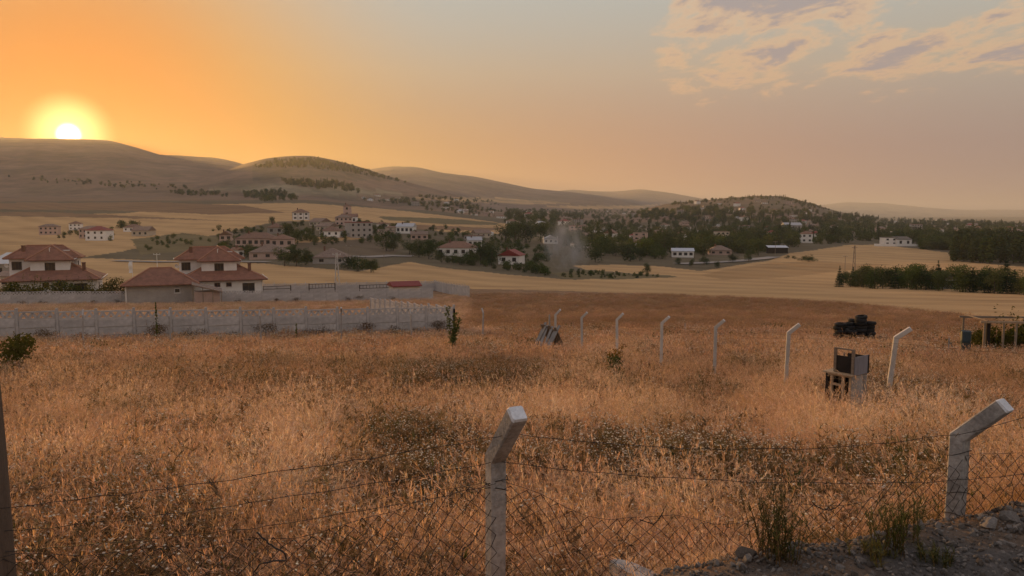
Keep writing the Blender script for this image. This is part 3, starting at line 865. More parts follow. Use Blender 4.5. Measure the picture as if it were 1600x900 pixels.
P1 = Vector((ray(774, 800)[0] * 3.7, 3.7, 0)); P2 = Vector((ray(1494, 760)[0] * 4.1, 4.1, 0)); P0 = Vector((-1.985, 2.9, 0))
for p in (P0, P1, P2): p.z = G(p.x, p.y)
ZB1, ZB2 = EYE + slope(712) * 3.7, EYE + slope(682) * 4.1
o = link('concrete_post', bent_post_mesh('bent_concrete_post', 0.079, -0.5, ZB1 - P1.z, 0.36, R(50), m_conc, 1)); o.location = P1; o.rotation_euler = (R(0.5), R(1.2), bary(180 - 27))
tag(o, 'large bent concrete fence post at the bottom centre, nearest with its arm rising', 'fence post', 'concrete posts of the near fence')
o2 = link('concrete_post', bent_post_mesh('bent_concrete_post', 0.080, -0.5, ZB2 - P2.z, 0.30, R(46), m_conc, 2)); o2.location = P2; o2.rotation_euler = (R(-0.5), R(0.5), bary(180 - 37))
tag(o2, 'bent concrete fence post standing in the gravel bank at the lower right', 'fence post', 'concrete posts of the near fence')
b = MB()
b.tube([(0.0, 0, -0.6), (0.004, 0, 0.3), (-0.012, 0.004, 1.2), (-0.05, 0, 2.6)], [0.082, 0.08, 0.077, 0.07], 14)
o3 = b.build('wooden_pole', mat('weathered_pole', (0.13, 0.10, 0.08), 0.9, 0.25, 3, 0.5, 30, streak=(6, 6, 0.6)), smooth=True); o3.location = P0
tag(o3, 'dark weathered pole cut by the left edge of the view', 'pole')

def barbed_wire(name, pts, label, seed=0, barbs=True):
    rnd = random.Random(seed)
    path = []
    for a, b_, sag in pts:
        n = 26
        for i in range(n + (1 if (a, b_, sag) == pts[-1] else 0)):
            f = i / n; p = a.lerp(b_, f); p = p + Vector((0, 0, -sag * 4 * f * (1 - f)))
            path.append(p + Vector((rnd.uniform(-1, 1), rnd.uniform(-1, 1), rnd.uniform(-1, 1))) * 0.005)
    t = thing(name, label, 'wire', path[0], group='barbed wires of the near fence')
    o = path[0]
    s = MB(); s.tube([p - o for p in path], 0.0016, 5); s.build('strand', m_wire, t)
    w = MB()
    acc = 0.0
    for i in range(1, len(path)):
        acc += (path[i] - path[i - 1]).length
        if acc > 0.11:
            acc = 0.0
            p = path[i] - o
            for k in range(2):
                d = Vector((rnd.uniform(-1, 1), rnd.uniform(-1, 1), rnd.uniform(-1, 1))).normalized() * 0.014
                w.tube([p - d, p + d], 0.0014, 4)
    if barbs: tag(w.build('barbs', m_wire, t), kind='stuff')
    return t
def on_post(P, zb, bearing, elev, f, zoff=0.0):
    d = Vector((math.sin(R(bearing)) * math.cos(elev), math.cos(R(bearing)) * math.cos(elev), math.sin(elev)))
    return Vector((P.x, P.y, zb)) + d * f + Vector((0, 0, zoff)) + Vector((d.x, d.y, 0)).normalized() * 0.05
A1 = on_post(P1, ZB1, 153, R(50), 0.20); A2 = on_post(P2, ZB2, 143, R(43), 0.14, -0.02)
E3 = Vector((P2.x + 1.6, P2.y + 0.25, 0))
barbed_wire('barbed_wire', [(Vector((P0.x, P0.y - 0.05, 0.50)), A1, 0.02), (A1, A2, 0.09), (A2 + Vector((0.14, -0.1, 0.1)), Vector((E3.x, E3.y, ZB2 + 0.16)), 0.02)], 'topmost barbed wire strung between the near post arms', 1)
B1 = Vector((P1.x, P1.y - 0.06, ZB1 - 0.01)); B2 = Vector((P2.x - 0.02, P2.y - 0.065, EYE + slope(752) * 4.02))
barbed_wire('barbed_wire', [(Vector((P0.x, P0.y - 0.05, 0.41)), B1, 0.03), (B1, B2, 0.05), (B2, Vector((E3.x, E3.y, B2.z + 0.12)), 0.02)], 'middle barbed wire crossing the near post at its bend', 2)
C1 = Vector((P1.x, P1.y - 0.06, ZB1 - 0.12))
barbed_wire('barbed_wire', [(Vector((P0.x, P0.y - 0.05, 0.34)), C1, 0.05)], 'lowest wire, running left from the near post to the dark pole', 3, False)

def chain_link(name, a, b_, top, bot, label, pitch=0.0375, r=0.0021, seed=0, warp=0.004, n=4, group='chain link fencing'):
    """diamond mesh between two points; top(f) and bot(f) give heights"""
    rnd = np.random.default_rng(seed)
    a2, b2 = Vector((a.x, a.y, 0)), Vector((b_.x, b_.y, 0)); L = (b2 - a2).length; d = (b2 - a2) / L; nrm = Vector((-d.y, d.x, 0))
    N = int(L / pitch); zb = min(bot(f) for f in np.linspace(0, 1, 20)); zt = max(top(f) for f in np.linspace(0, 1, 20)); M = int((zt - zb) / pitch) + 1
    jit = rnd.normal(0, warp, (N + 1, M + 1, 3))
    mbm = MB(); dx = rnd.normal(0, 1, 12)
    def P(i, j):
        f = i / N; s = i * pitch; t_ = top(f)
        z = t_ - j * pitch
        bulge = 0.03 * math.sin(f * 9 + dx[0]) * math.sin(j * 0.25 + dx[1]) + 0.012 * math.sin(f * 31 + dx[2])
        return a2 + d * (s + jit[i, j, 0]) + nrm * (bulge + jit[i, j, 1]) + Vector((0, 0, z + jit[i, j, 2]))
    # one zigzag wire per column pair
    for i in range(0, N):
        path = []
        for j in range(M + 1):
            k = i + ((i + j) % 2)
            p = P(min(k, N), j)
            if p.z < bot(min(k, N) / N) - 0.02: break
            path.append(p)
        if len(path) > 1: mbm.tube(path, r, n, cap=False)
    t = thing(name, label, 'fence', (a.x, a.y, bot(0)), group=group)
    o = mbm.build('wire_mesh', m_wire); o.parent = t; o.matrix_parent_inverse = Matrix.Translation(Vector(t.location)).inverted(); tag(o, kind='stuff')
    ed = MB(); ed.tube([P(i, 0) + Vector((0, 0, 0.004)) for i in range(0, N, 3)], r * 0.6, 4)
    o = ed.build('edge_wire', m_wire); o.parent = t; o.matrix_parent_inverse = Matrix.Translation(Vector(t.location)).inverted()
    return t
q = Vector((0, -0.055, 0))
def GB(a, c):
    ff = np.linspace(0, 1, 60); gz = ground(a.x + (c.x - a.x) * ff, a.y + (c.y - a.y) * ff - 0.05)
    return lambda f: float(np.interp(f, ff, gz)) - 0.02
chain_link('chain_link_fence', P1 + q, P2 + q, lambda f: 0.34 - 0.30 * math.sin(math.pi * f) ** 0.8 * (1 - 0.2 * f) + 0.03 * math.sin(f * 23), GB(P1, P2), 'sagging chain link mesh between the centre post and the gravel bank post', seed=1)
chain_link('chain_link_fence', P0 + q, P1 + q, lambda f: 0.31 - 0.10 * math.sin(math.pi * f) + 0.035 * f + 0.01 * math.sin(f * 31), GB(P0, P1), 'chain link mesh from the dark left pole to the centre post', seed=2)
chain_link('chain_link_fence', P2 + q, E3, lambda f: 0.33 - 0.02 * math.sin(math.pi * f), lambda f: 0.0, 'short stretch of chain link mesh right of the gravel bank post', seed=3)

# tie wires twisted round the posts, loose bent wire hanging in the mesh
def loose_wire(pts, label, r=0.0028, jit=0.01, seed=0):
    rnd = random.Random(seed); b = MB(); o = Vector(pts[0])
    P = [Vector(p) - o for p in pts]; Q = []
    for i in range(len(P) - 1):
        for k in range(4):
            p0 = P[max(i - 1, 0)]; p1 = P[i]; p2 = P[i + 1]; p3 = P[min(i + 2, len(P) - 1)]; t = k / 4
            Q.append(0.5 * ((2 * p1) + (p2 - p0) * t + (2 * p0 - 5 * p1 + 4 * p2 - p3) * t * t + (3 * p1 - p0 - 3 * p2 + p3) * t ** 3) + Vector((rnd.uniform(-1, 1), rnd.uniform(-1, 1), rnd.uniform(-1, 1))) * jit * 0.3)
    Q.append(P[-1]); b.tube(Q, r, 5)
    w = b.build('loose_wire', m_wire); w.location = o
    return tag(w, label, 'wire', 'loose wire ends in the near fence')
def W(px, py, Y): return at(px, py, Y)
loose_wire([W(752, 822, 3.62), W(744, 835, 3.6), W(735, 850, 3.58), W(727, 855, 3.58), W(722, 866, 3.57), W(723, 878, 3.57)], 'hooked loose wire hanging left of the centre post', seed=1)
loose_wire([W(400, 830, 3.2), W(412, 842, 3.2), W(425, 852, 3.2), W(440, 862, 3.2), W(447, 876, 3.2), W(420, 878, 3.2), W(404, 884, 3.2), W(396, 898, 3.2)], 'tangled dark wire end low in the left mesh', 0.0038, seed=2)
loose_wire([W(1040, 790, 3.8), W(1036, 800, 3.8), W(1030, 812, 3.8), W(1020, 818, 3.8), W(1000, 812, 3.8)], 'short bent wire caught in the mesh right of the centre post', seed=3)
loose_wire([W(1318, 780, 3.9), W(1310, 790, 3.9), W(1298, 796, 3.9), W(1280, 794, 3.9), W(1268, 782, 3.9)], 'drooping wire loop beside the gravel bank post', seed=4)
for P, zb, h, nm in ((P1, ZB1, (0.12, 0.155), 'centre post'), (P2, ZB2, (0.08, 0.30, 0.42), 'gravel bank post')):
    for k, dz in enumerate(h):
        b = MB(); a = 0.062
        b.tube([(a * math.cos(t), a * math.sin(t), 0.018 * math.sin(t * 1.5 + k)) for t in np.linspace(0, 6.2, 14)], 0.0024, 5)
        w = b.build('tie_wire', m_wire); w.location = (P.x, P.y, zb - dz)
        tag(w, ('upper', 'lower', 'lowest')[k] + ' tie wire wound round the ' + nm, 'wire', 'tie wires on the near posts')

# ------------------------------------------------------------------ stones and clods of the gravel bank
def rock_mesh(seed, m):
    bm = bmesh.new(); bmesh.ops.create_icosphere(bm, subdivisions=2, radius=1.0)
    rnd = random.Random(seed)
    pl = [(Vector((rnd.uniform(-1, 1), rnd.uniform(-1, 1), rnd.uniform(-1, 1))).normalized(), rnd.uniform(0.45, 0.8)) for _ in range(9)]
    for v in bm.verts:
        for nrm, dd in pl:
            k = v.co.dot(nrm)
            if k > dd: v.co -= nrm * (k - dd) * 0.9
        v.co *= rnd.uniform(0.94, 1.06)
    me = bpy.data.meshes.new('stone'); bm.to_mesh(me); bm.free(); me.materials.append(m)
    return me
ROCKS = [rock_mesh(i, m_stone) for i in range(7)] + [rock_mesh(i + 20, m_soil) for i in range(4)]
def stone(px, py, size, label, k=None, flat=0.6, group=None, nm='stone'):
    p = hit(px, py)
    o = link(nm, ROCKS[k if k is not None else random.randrange(7)]); o.location = p + Vector((0, 0, size * 0.12 * flat))
    o.scale = (size * 0.5, size * 0.5 * random.uniform(0.7, 1), size * 0.5 * flat); o.rotation_euler = (random.uniform(-.3, .3), random.uniform(-.3, .3), random.uniform(0, 6.3))
    return tag(o, label, 'stone', group)
stone(1298, 850, 0.085, 'dark brown stone on top of the gravel bank, left of the weeds', 7, 0.9)
stone(1345, 878, 0.06, 'reddish stone lying in the gravel below the bank weeds', 2)
stone(1545, 822, 0.12, 'pale flat stone beside the gravel bank post', 1, 0.4)
stone(1580, 812, 0.15, 'large pale stone at the right edge of the view', 3, 0.5)
stone(1521, 832, 0.055, 'small angular stone just right of the gravel bank post foot', 4)
stone(1165, 868, 0.10, 'dark soil clod at the left end of the gravel bank', 8, 0.8)
stone(1275, 840, 0.075, 'dark soil clod behind the brown stone on the bank', 9, 0.8)
stone(1512, 868, 0.07, 'grey flat stone low in the gravel at the right', 5, 0.35)
stone(1120, 882, 0.05, 'grey stone at the left tip of the gravel bank', 0)
rnd = random.Random(4)
for i in range(46):
    px_ = rnd.uniform(1090, 1600); py_ = rnd.uniform(850, 898) - max(0, (px_ - 1300)) * 0.10
    stone(px_, py_, rnd.uniform(0.018, 0.042), 'small grey pebble lying loose on the gravel bank', None, rnd.uniform(0.4, 0.8), 'pebbles on the gravel bank', 'pebble')
def make_gravel():
    rng = np.random.default_rng(8); n = 34000
    x = rng.uniform(0.2, 4.6, n); y = rng.uniform(2.2, 5.6, n)
    d = bank_d(x, y); ok = (d < 0.12) & (d > -1.9); x, y = x[ok], y[ok]
    c = bpy.data.collections.new('gravel_bits')
    for i in range(5):
        bm = bmesh.new(); bmesh.ops.create_icosphere(bm, subdivisions=1, radius=1.0)
        rr = random.Random(i)
        for v in bm.verts: v.co *= rr.uniform(0.65, 1.15)
        me = bpy.data.meshes.new('gravel_bit'); bm.to_mesh(me); bm.free(); me.materials.append(m_stone if i < 4 else m_soil)
        c.objects.link(bpy.data.objects.new('gravel_bit_%d' % i, me))
    s = rng.lognormal(-5.0, 0.55, len(x)); s = np.minimum(s, 0.03)
    scatter('loose_gravel', np.stack([x, y, ground(x, y) + s * 0.2], -1), rng.uniform(0, 6.28, (len(x), 3)), np.stack([s, s, s * 0.6], -1), rng.integers(0, 5, len(x)), rng.random(len(x)), c, 'loose grey gravel and crumbled soil along the bank', 'gravel')
make_gravel()

# broken concrete half buried in the grass behind the mesh
def slab(px, py, L, Wd, T, rz, tilt, label, Y=None):
    p = hit(px, py) if Y is None else on(px, Y)
    rnd = random.Random(int(px)); b = MB(); n = 9
    ring = [(math.cos(t) * L / 2 * rnd.uniform(.85, 1.1), math.sin(t) * Wd / 2 * rnd.uniform(.8, 1.1)) for t in np.linspace(0, 6.283, n, endpoint=False)]
    b.sweep(ring, [(Vector((0, 0, -T)), Vector((1, 0, 0)), Vector((0, 1, 0))), (Vector((0, 0, -T * .1)), Vector((1, 0, 0)), Vector((0, 1, 0))), (Vector((0, 0, 0)), Vector((.94, 0, 0)), Vector((0, .94, 0)))])
    o = b.build('broken_slab', m_conc, recalc=True); o.location = p + Vector((0, 0, T * 0.9)); o.rotation_euler = (tilt, 0, rz)
    return tag(o, label, 'rubble')
slab(930, 880, 0.42, 0.24, 0.36, 0.3, R(16), 'flat broken concrete lump half buried behind the mesh', 4.2)
slab(1010, 872, 0.5, 0.11, 0.40, -0.85, R(10), 'long broken concrete piece slanting into the grass behind the mesh', 4.2)

# ------------------------------------------------------------------ leaves, bushes, trees
def crown(b, rnd, n, blobs, leaf, mi=0, cone=None):
    """n small leaf faces spread over the shells of several blobs (centre, radii)"""
    ws = [max(r) ** 2 for c, r in blobs]; tot = sum(ws)
    for (c, r), w in zip(blobs, ws):
        for k in range(int(n * w / tot)):
            z = rnd.uniform(-0.85, 1); t = rnd.uniform(0, 6.283); q = math.sqrt(max(0, 1 - z * z)); f = rnd.uniform(0.55, 1.08)
            d = Vector((q * math.cos(t), q * math.sin(t), z))
            p = Vector((c[0] + d.x * r[0] * f, c[1] + d.y * r[1] * f, c[2] + d.z * r[2] * f))
            nn = (d + Vector((rnd.uniform(-1, 1), rnd.uniform(-1, 1), rnd.uniform(-1, 1))) * 0.9).normalized()
            a = nn.orthogonal().normalized(); bb = nn.cross(a); th = rnd.uniform(0, 6.283)
            e1 = a * math.cos(th) + bb * math.sin(th); e2 = nn.cross(e1); s = leaf * rnd.uniform(0.6, 1.25)
            b.add([p - e1 * s, p + e2 * s * 0.6, p + e1 * s, p - e2 * s * 0.6], [(0, 1, 2, 3)], mi)
def trunk(b, rnd, h, r, limbs=4, reach=0.4, mi=0, top=0.75):
    pts = [(0, 0, -0.3)]; x = y = 0
    for i in range(1, 6):
        x += rnd.uniform(-.03, .03) * h; y += rnd.uniform(-.03, .03) * h; pts.append((x * .6, y * .6, h * top * i / 5))
    b.tube(pts, [r * (1.25 - 0.2 * i) for i in range(6)], 6, mi)
    for k in range(limbs):
        t = 6.283 * k / limbs + rnd.uniform(-.4, .4); i = rnd.choice((2, 3, 4)); p = Vector(pts[i])
        e = p + Vector((math.cos(t) * reach * h, math.sin(t) * reach * h, h * rnd.uniform(.15, .3)))
        b.tube([p, p.lerp(e, .5) + Vector((0, 0, -.02 * h)), e], [r * .5, r * .35, r * .15], 5, mi)
m_bark = mat('tree_bark', (0.075, 0.058, 0.045), 0.95, 0.25, 4, 0.5, 20)
G_DARK = [(0.030, 0.048, 0.022), (0.046, 0.066, 0.028), (0.066, 0.084, 0.036), (0.088, 0.10, 0.046)]
G_MID = [(0.055, 0.08, 0.026), (0.078, 0.10, 0.034), (0.10, 0.115, 0.042), (0.125, 0.125, 0.052)]
G_FIR = [(0.024, 0.044, 0.024), (0.034, 0.056, 0.028), (0.046, 0.070, 0.034)]
m_leaf = leaf_mat('dark_tree_leaf', G_DARK, 0.25); m_leaf2 = leaf_mat('mid_green_leaf', G_MID, 0.35)
m_fir = leaf_mat('fir_needle', G_FIR, 0.15); m_bushleaf = leaf_mat('garden_bush_leaf', [(0.06, 0.065, 0.02), (0.085, 0.085, 0.028), (0.12, 0.10, 0.035)], 0.4)
m_brownbush = leaf_mat('dry_bush_twig', [(0.085, 0.058, 0.036), (0.12, 0.08, 0.048), (0.15, 0.10, 0.06)], 0.25)
m_redleaf = leaf_mat('reddish_young_leaf', [(0.16, 0.075, 0.03), (0.20, 0.11, 0.04)], 0.4)

def broad_parts(seed, h, w, n, leaf, lobes=9, low=0.25):
    rnd = random.Random(seed); bl = []
    for k in range(lobes):
        t = rnd.uniform(0, 6.283); q = math.sqrt(rnd.random()) * 0.30 * w; z = h * rnd.uniform(low + .14, 0.84)
        rr = w * rnd.uniform(0.16, 0.27) * (1.1 - 0.35 * abs(z / h - .55)); bl.append(((q * math.cos(t), q * math.sin(t), z), (rr, rr, rr * rnd.uniform(.7, 1.0) * min(1.3, h / w))))
    bl.append(((0, 0, h * .58), (w * .28, w * .28, h * .30)))
    c = MB(); crown(c, rnd, n, bl, leaf)
    t = MB(); trunk(t, rnd, h, 0.022 * h, 4, 0.2)
    return t, c
def fir_parts(seed, h, w, n, leaf):
    rnd = random.Random(seed); c = MB()
    tiers = max(9, int(h * 1.6))
    for i in range(tiers):
        f = i / (tiers - 1); z = h * (0.04 + 0.94 * f); rr = w / 2 * (1 - f) ** 0.85 + 0.02 * h
        m_ = max(4, int(n / tiers * (1.6 * (1 - f) + 0.25)))
        for k in range(m_):
            t = rnd.uniform(0, 6.283); q = rr * (rnd.random() ** 0.45) * rnd.uniform(.75, 1.12)
            p = Vector((q * math.cos(t), q * math.sin(t), z + rnd.uniform(-.05, .04) * h - q * 0.22))
            out = Vector((math.cos(t), math.sin(t), -0.35 + rnd.uniform(-.2, .3))).normalized(); sd_ = Vector((-math.sin(t), math.cos(t), rnd.uniform(-.5, .5))).normalized()
            s = leaf * rnd.uniform(.6, 1.2)
            c.add([p - out * s, p + sd_ * s * .45, p + out * s, p - sd_ * s * .45], [(0, 1, 2, 3)])
    c.tube([(0, 0, h * .9), (0, 0, h * 1.02)], [h * .006, h * .002], 4)
    t = MB(); t.tube([(0, 0, -.3), (0, 0, h * .5), (0, 0, h * .97)], [h * .018, h * .012, h * .002], 6)
    return t, c
def poplar_parts(seed, h, w, n, leaf):
    rnd = random.Random(seed); bl = []
    for k in range(9):
        z = h * (0.12 + 0.80 * k / 8); rr = w / 2 * (1 - abs(k / 8 - .42) ** 1.6 * 1.5); bl.append(((rnd.uniform(-.08, .08) * w, rnd.uniform(-.08, .08) * w, z), (max(rr, .1 * w), max(rr, .1 * w), h * .09)))
    c = MB(); crown(c, rnd, n, bl, leaf)
    t = MB(); t.tube([(0, 0, -.3), (0, 0, h * .8)], [h * .018, h * .004], 6)
    return t, c
def bush_parts(seed, h, w, n, leaf, lobes=6):
    rnd = random.Random(seed); bl = []
    for k in range(lobes):
        t = rnd.uniform(0, 6.283); q = math.sqrt(rnd.random()) * .32 * w; rr = w * rnd.uniform(.16, .26); z = h * rnd.uniform(.25, .72)
        bl.append(((q * math.cos(t), q * math.sin(t), z), (rr, rr, h * rnd.uniform(.2, .3))))
    c = MB(); crown(c, rnd, n, bl, leaf)
    for k in range(14):       # shoots that break the outline
        t = rnd.uniform(0, 6.283); q = rnd.uniform(0, .45) * w
        tip = Vector((q * math.cos(t) * 1.15, q * math.sin(t) * 1.15, h * rnd.uniform(.8, 1.12)))
        for j in range(5):
            p = Vector((q * math.cos(t) * .8, q * math.sin(t) * .8, h * .5)).lerp(tip, rnd.uniform(.3, 1)); e = Vector((rnd.uniform(-1, 1), rnd.uniform(-1, 1), rnd.uniform(-.2, 1))).normalized() * leaf; s = e.orthogonal().normalized() * leaf * .4
            c.add([p - e, p + s, p + e, p - s], [(0, 1, 2, 3)])
    t = MB()
    for k in range(5):
        a = rnd.uniform(0, 6.283); t.tube([(0, 0, -.15), (math.cos(a) * w * .2, math.sin(a) * w * .2, h * .55)], [.02 * h, .006 * h], 5)
    return t, c
class Kind:
    """a plant kind: shared meshes for stem and crown, and both in one for the small copies"""
    def __init__(self, name, parts, leafm, stem='trunk'):
        t, c = parts; self.name = name; self.stem = stem
        self.t = t.mesh(name + '_' + stem, m_bark, True); self.c = c.mesh(name + '_crown', leafm)
        j = MB(); j.add(t.v, t.f, 0); j.add(c.v, c.f, 1); self.j = j.mesh(name, [m_bark, leafm])
    def big(self, loc, s, label, cat, rz=0, group=None, sz=1.0, nm=None):
        o = thing(nm or self.name, label, cat, loc, rz, group); o.scale = (s, s, s * sz)
        link(self.stem, self.t, o); link('crown', self.c, o)
        return o
    def small(self, loc, s, label, cat, rz=0, group=None, sz=1.0, nm=None):
        o = link(nm or self.name, self.j); o.location = loc; o.scale = (s, s, s * sz); o.rotation_euler = (0, 0, rz)
        return tag(o, label, cat, group)
# unit kinds: 1 m tall, scaled when placed
K_BROAD = [Kind('broadleaf_tree', broad_parts(i, 1.0, 0.95 + 0.1 * (i % 3), 1900, 0.028, 12, -0.06), m_leaf) for i in range(4)]
K_BROAD_MID = [Kind('broadleaf_tree', broad_parts(10 + i, 1.0, 1.05, 1900, 0.028, 12, -0.06), m_leaf2) for i in range(2)]
K_FIR = [Kind('fir_tree', fir_parts(i, 1.0, 0.46 + .06 * i, 1500, 0.035), m_fir) for i in range(3)]
K_TREE_S = [Kind('village_tree', broad_parts(30 + i, 1.0, 1.05 + .14 * (i % 3), 460, 0.055, 9, -0.06), m_leaf if i % 2 else m_leaf2) for i in range(5)]
K_POP_S = [Kind('poplar_tree', poplar_parts(i, 1.0, 0.26, 260, 0.045), m_leaf) for i in range(3)]
K_BUSH = [Kind('garden_bush', bush_parts(i, 1.0, 1.15, 1100, 0.04), m_bushleaf, 'stem') for i in range(3)]
K_DARKBUSH = [Kind('dark_bush', bush_parts(10 + i, 1.0, 1.7, 1100, 0.04, 8), m_leaf, 'stem') for i in range(3)]
K_BROWN = [Kind('dry_bush', bush_parts(20 + i, 1.0, 1.8, 900, 0.03, 7), m_brownbush, 'stem') for i in range(3)]

# ------------------------------------------------------------------ the far side of the plot: bent posts and thin mesh
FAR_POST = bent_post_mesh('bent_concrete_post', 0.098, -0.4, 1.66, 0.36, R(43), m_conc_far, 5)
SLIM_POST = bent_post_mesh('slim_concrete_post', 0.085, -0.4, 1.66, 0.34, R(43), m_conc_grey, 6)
OUT_B = 105
right_line = []
NAMES_R = ['tallest bent post of the far line, right of the old hutch', 'bent post second from the hutch in the far line', 'third bent post counting away from the old hutch', 'bent post behind the small leafy bush, to its right', 'bent post rising directly behind the small leafy bush', 'bent post nearest the plank stack, on its right', 'top of a thin post rising behind the plank stack']
for k, (bx_, by_) in enumerate([(1389, 527), (1230, 520), (1118, 512), (1034, 505), (965, 500), (910, 497), (868, 492)]):
    Y = 17 + 3.8 * k; x = ray(bx_, by_)[0] * Y
    right_line.append(Vector((x, Y, G(x, Y))))
    o = link('concrete_post', FAR_POST); o.location = right_line[-1]
    zb = EYE + slope(by_) * Y; o.scale = (1, 1, max(0.7, min(1.35, (zb - right_line[-1].z) / 1.66)))
    o.rotation_euler = (R(random.uniform(-1.5, 1.5)), R(random.uniform(-1.5, 1.5)) + (R(4) if k == 0 else 0), bary(OUT_B + random.uniform(-6, 6)))
    tag(o, NAMES_R[k], 'fence post', 'bent concrete posts of the far fence line')
left_line = []
NAMES_L = ['leftmost slim post in front of the concrete panel wall', 'slim post just right of the slender sapling before the wall', 'third slim post from the left before the panel wall', 'slim bent post before the panel wall, fourth from the left', 'fifth slim post before the wall, left of the young tree', 'lone slim post right of the end of the panel wall']
for k, (bx_, by_) in enumerate([(128, 492), (265, 489), (407, 487), (532, 486), (643, 485), (754, 484)]):
    t_ = 4.3 * k; Y = 40 + .375 * t_; x = ray(bx_, by_)[0] * Y
    left_line.append(Vector((x, Y, G(x, Y))))
    o = link('concrete_post', SLIM_POST); o.location = left_line[-1]; o.scale = (1, 1, 1.08 if k not in (3,) else 1.15)
    o.rotation_euler = (R(random.uniform(-1.5, 1.5)), R(random.uniform(-1.5, 1.5)), bary(170 if k == 3 else -22))
    tag(o, NAMES_L[k], 'fence post', 'slim posts before the panel wall')
def far_mesh(line, label, h=1.45, pitch=0.13, seed=0):
    """thin mesh strung along a line of posts"""
    b = MB(); rnd = random.Random(seed); o = line[0]
    for a, c in zip(line[:-1], line[1:]):
        L = (c - a).length; n = int(L / pitch); m_ = int(h / pitch)
        ff = np.arange(n + 3) / n; gz = ground(a.x + (c.x - a.x) * ff, a.y + (c.y - a.y) * ff)
        def P(i, j):
            p = a.lerp(c, i / n); return Vector((p.x, p.y, float(gz[i]) + h - j * pitch)) - o
        cols = [[P(i, j) for j in range(m_ + 1)] for i in range(n + 2)]
        for i in range(n):
            b.tube([cols[min(i + ((i + j) % 2), n)][j] for j in range(m_ + 1)], 0.0016, 3, cap=False)
        for hz in (1.5, 1.62):
            b.tube([P(i, 0) + Vector((0, 0, hz - h)) for i in range(0, n + 1, 3)], 0.003, 3, cap=False)
    t = thing('chain_link_fence', label, 'fence', o, group='thin far fencing')
    tag(b.build('wire_mesh', m_wire, t), kind='stuff')
ext = right_line[0] + (right_line[0] - right_line[1]); ext.z = G(ext.x, ext.y)
far_mesh([ext] + right_line[:6], 'thin chain link mesh along the receding line of bent posts')

# ------------------------------------------------------------------ the old hutch
m_wood = mat('grey_wood', (0.24, 0.19, 0.145), 0.85, 0.3, 3, 0.4, 25, streak=(1, 1, 7), rand=0.15)
m_woodl = mat('pale_wood', (0.40, 0.30, 0.20), 0.85, 0.25, 3, 0.4, 25, streak=(5, 1, 1), rand=0.1)
m_wooddark = mat('dark_board', (0.022, 0.018, 0.016), 0.8, 0.3, 4, 0.3, 30)
m_bluegrey = mat('blue_grey_board', (0.20, 0.205, 0.24), 0.7, 0.25, 2.5, 0.3, 20, streak=(1, 1, .3), rand=0.1)
m_greyboard = mat('weathered_board', (0.30, 0.29, 0.28), 0.85, 0.3, 3, 0.4, 20, streak=(4, 4, .6), rand=0.2)
def make_hutch():
    p = hit(1338, 622); Y = 15.2; p = on(1338, Y)
    t = thing('wooden_hutch', 'old two tier wooden hutch with dark board and blue grey side, in the grass', 'hutch', p, R(-52))
    z0 = 0.28                       # the grass hides the feet
    W_, D_ = 0.54, 0.56
    zt = EYE + slope(586) * Y - p.z; zu = EYE + slope(549) * Y - p.z; zm = EYE + slope(559) * Y - p.z
    s = 0.05
    def bar(nm, x0, x1, y0, y1, a, b_, m=m_wood):
        q = MB(); q.box(x0, x1, y0, y1, a, b_); return q.build(nm, m, t)
    for x in (-W_, -W_ + .10, -.20, 0 - s): bar('leg', x, x + s, 0, s, -.05, zt - .03, m_wooddark if x == -W_ else m_woodl)
    bar('leg', -W_, -W_ + s, D_ - s, D_, -.05, zt - .03); bar('leg', -s, 0, D_ - s, D_, -.05, zt - .03)
    bar('rail', -W_ + .10 + s, -.20, .002, s - .004, zt - .26, zt - .22, m_woodl); bar('rail', -W_ + s, -s, .002, s - .002, zt - .065, zt - .032, m_woodl)
    bar('shelf', -W_ + s, -s, s, D_ - s, zt - .42, zt - .40, m_wooddark); bar('back_board', -W_ + s, -s, D_ - s * .5, D_, 0, zt - .04, m_wooddark)  # shelf and back near-black, the shade inside put into their colour
    for k in range(4):              # boards of the table top, uneven
        q = MB(); y0 = -.04 + k * (D_ + .06) / 4; q.box(-W_ - .05 + .01 * (k % 2), .03, y0 + .003, y0 + (D_ + .06) / 4 - .003, zt - .03, zt + .004 * (k % 3)); q.build('plank', m_woodl, t)
    for k in range(4):              # lower side boards
        y0 = .0 + k * D_ / 4; q = MB(); q.box(.004, .022 + .003 * (k % 2), y0 + .003, y0 + D_ / 4 - .003, -.05, zt - .04); q.build('side_board', m_greyboard, t)
    bar('side_board', -W_ - .02, -W_ - .002, s, D_ - s, -.05, zt - .04, m_wooddark); bar('rail', -W_ + s, -s, .002, s - .004, .20, .26, m_wood)  # left board added near-black, painting the shade inside the hutch
    # upper open frame with its dark board
    x0, x1 = -.40, .02
    for x in (x0, x1 - s): bar('upright', x, x + s, .03, .03 + s, zt + .006, zu, m_wood)
    bar('upright', (x0 + x1) / 2 - .01, (x0 + x1) / 2 + .012, .036, .058, zm, zu - s)
    bar('rail', x0, x1, .032, .03 + s - .002, zu + .001, zu + .026)
    bar('dark_panel', x0 + s, x1 - s, .05, .07, zt + .008, zm, m_wooddark)
    bar('side_panel', x1 + .002, x1 + .02, .05, .05 + D_ * .92, zt - .02, zm + .004, m_bluegrey); bar('rear_panel', x0, x1, .05 + D_ * .9, .07 + D_ * .9, zt + .01, zm - .02, m_wooddark)
    bar('panel_rim', x1 + .021, x1 + .034, .05 + D_ * .92 - .03, .05 + D_ * .92, zt - .02, zm + .004, m_wooddark)
make_hutch()

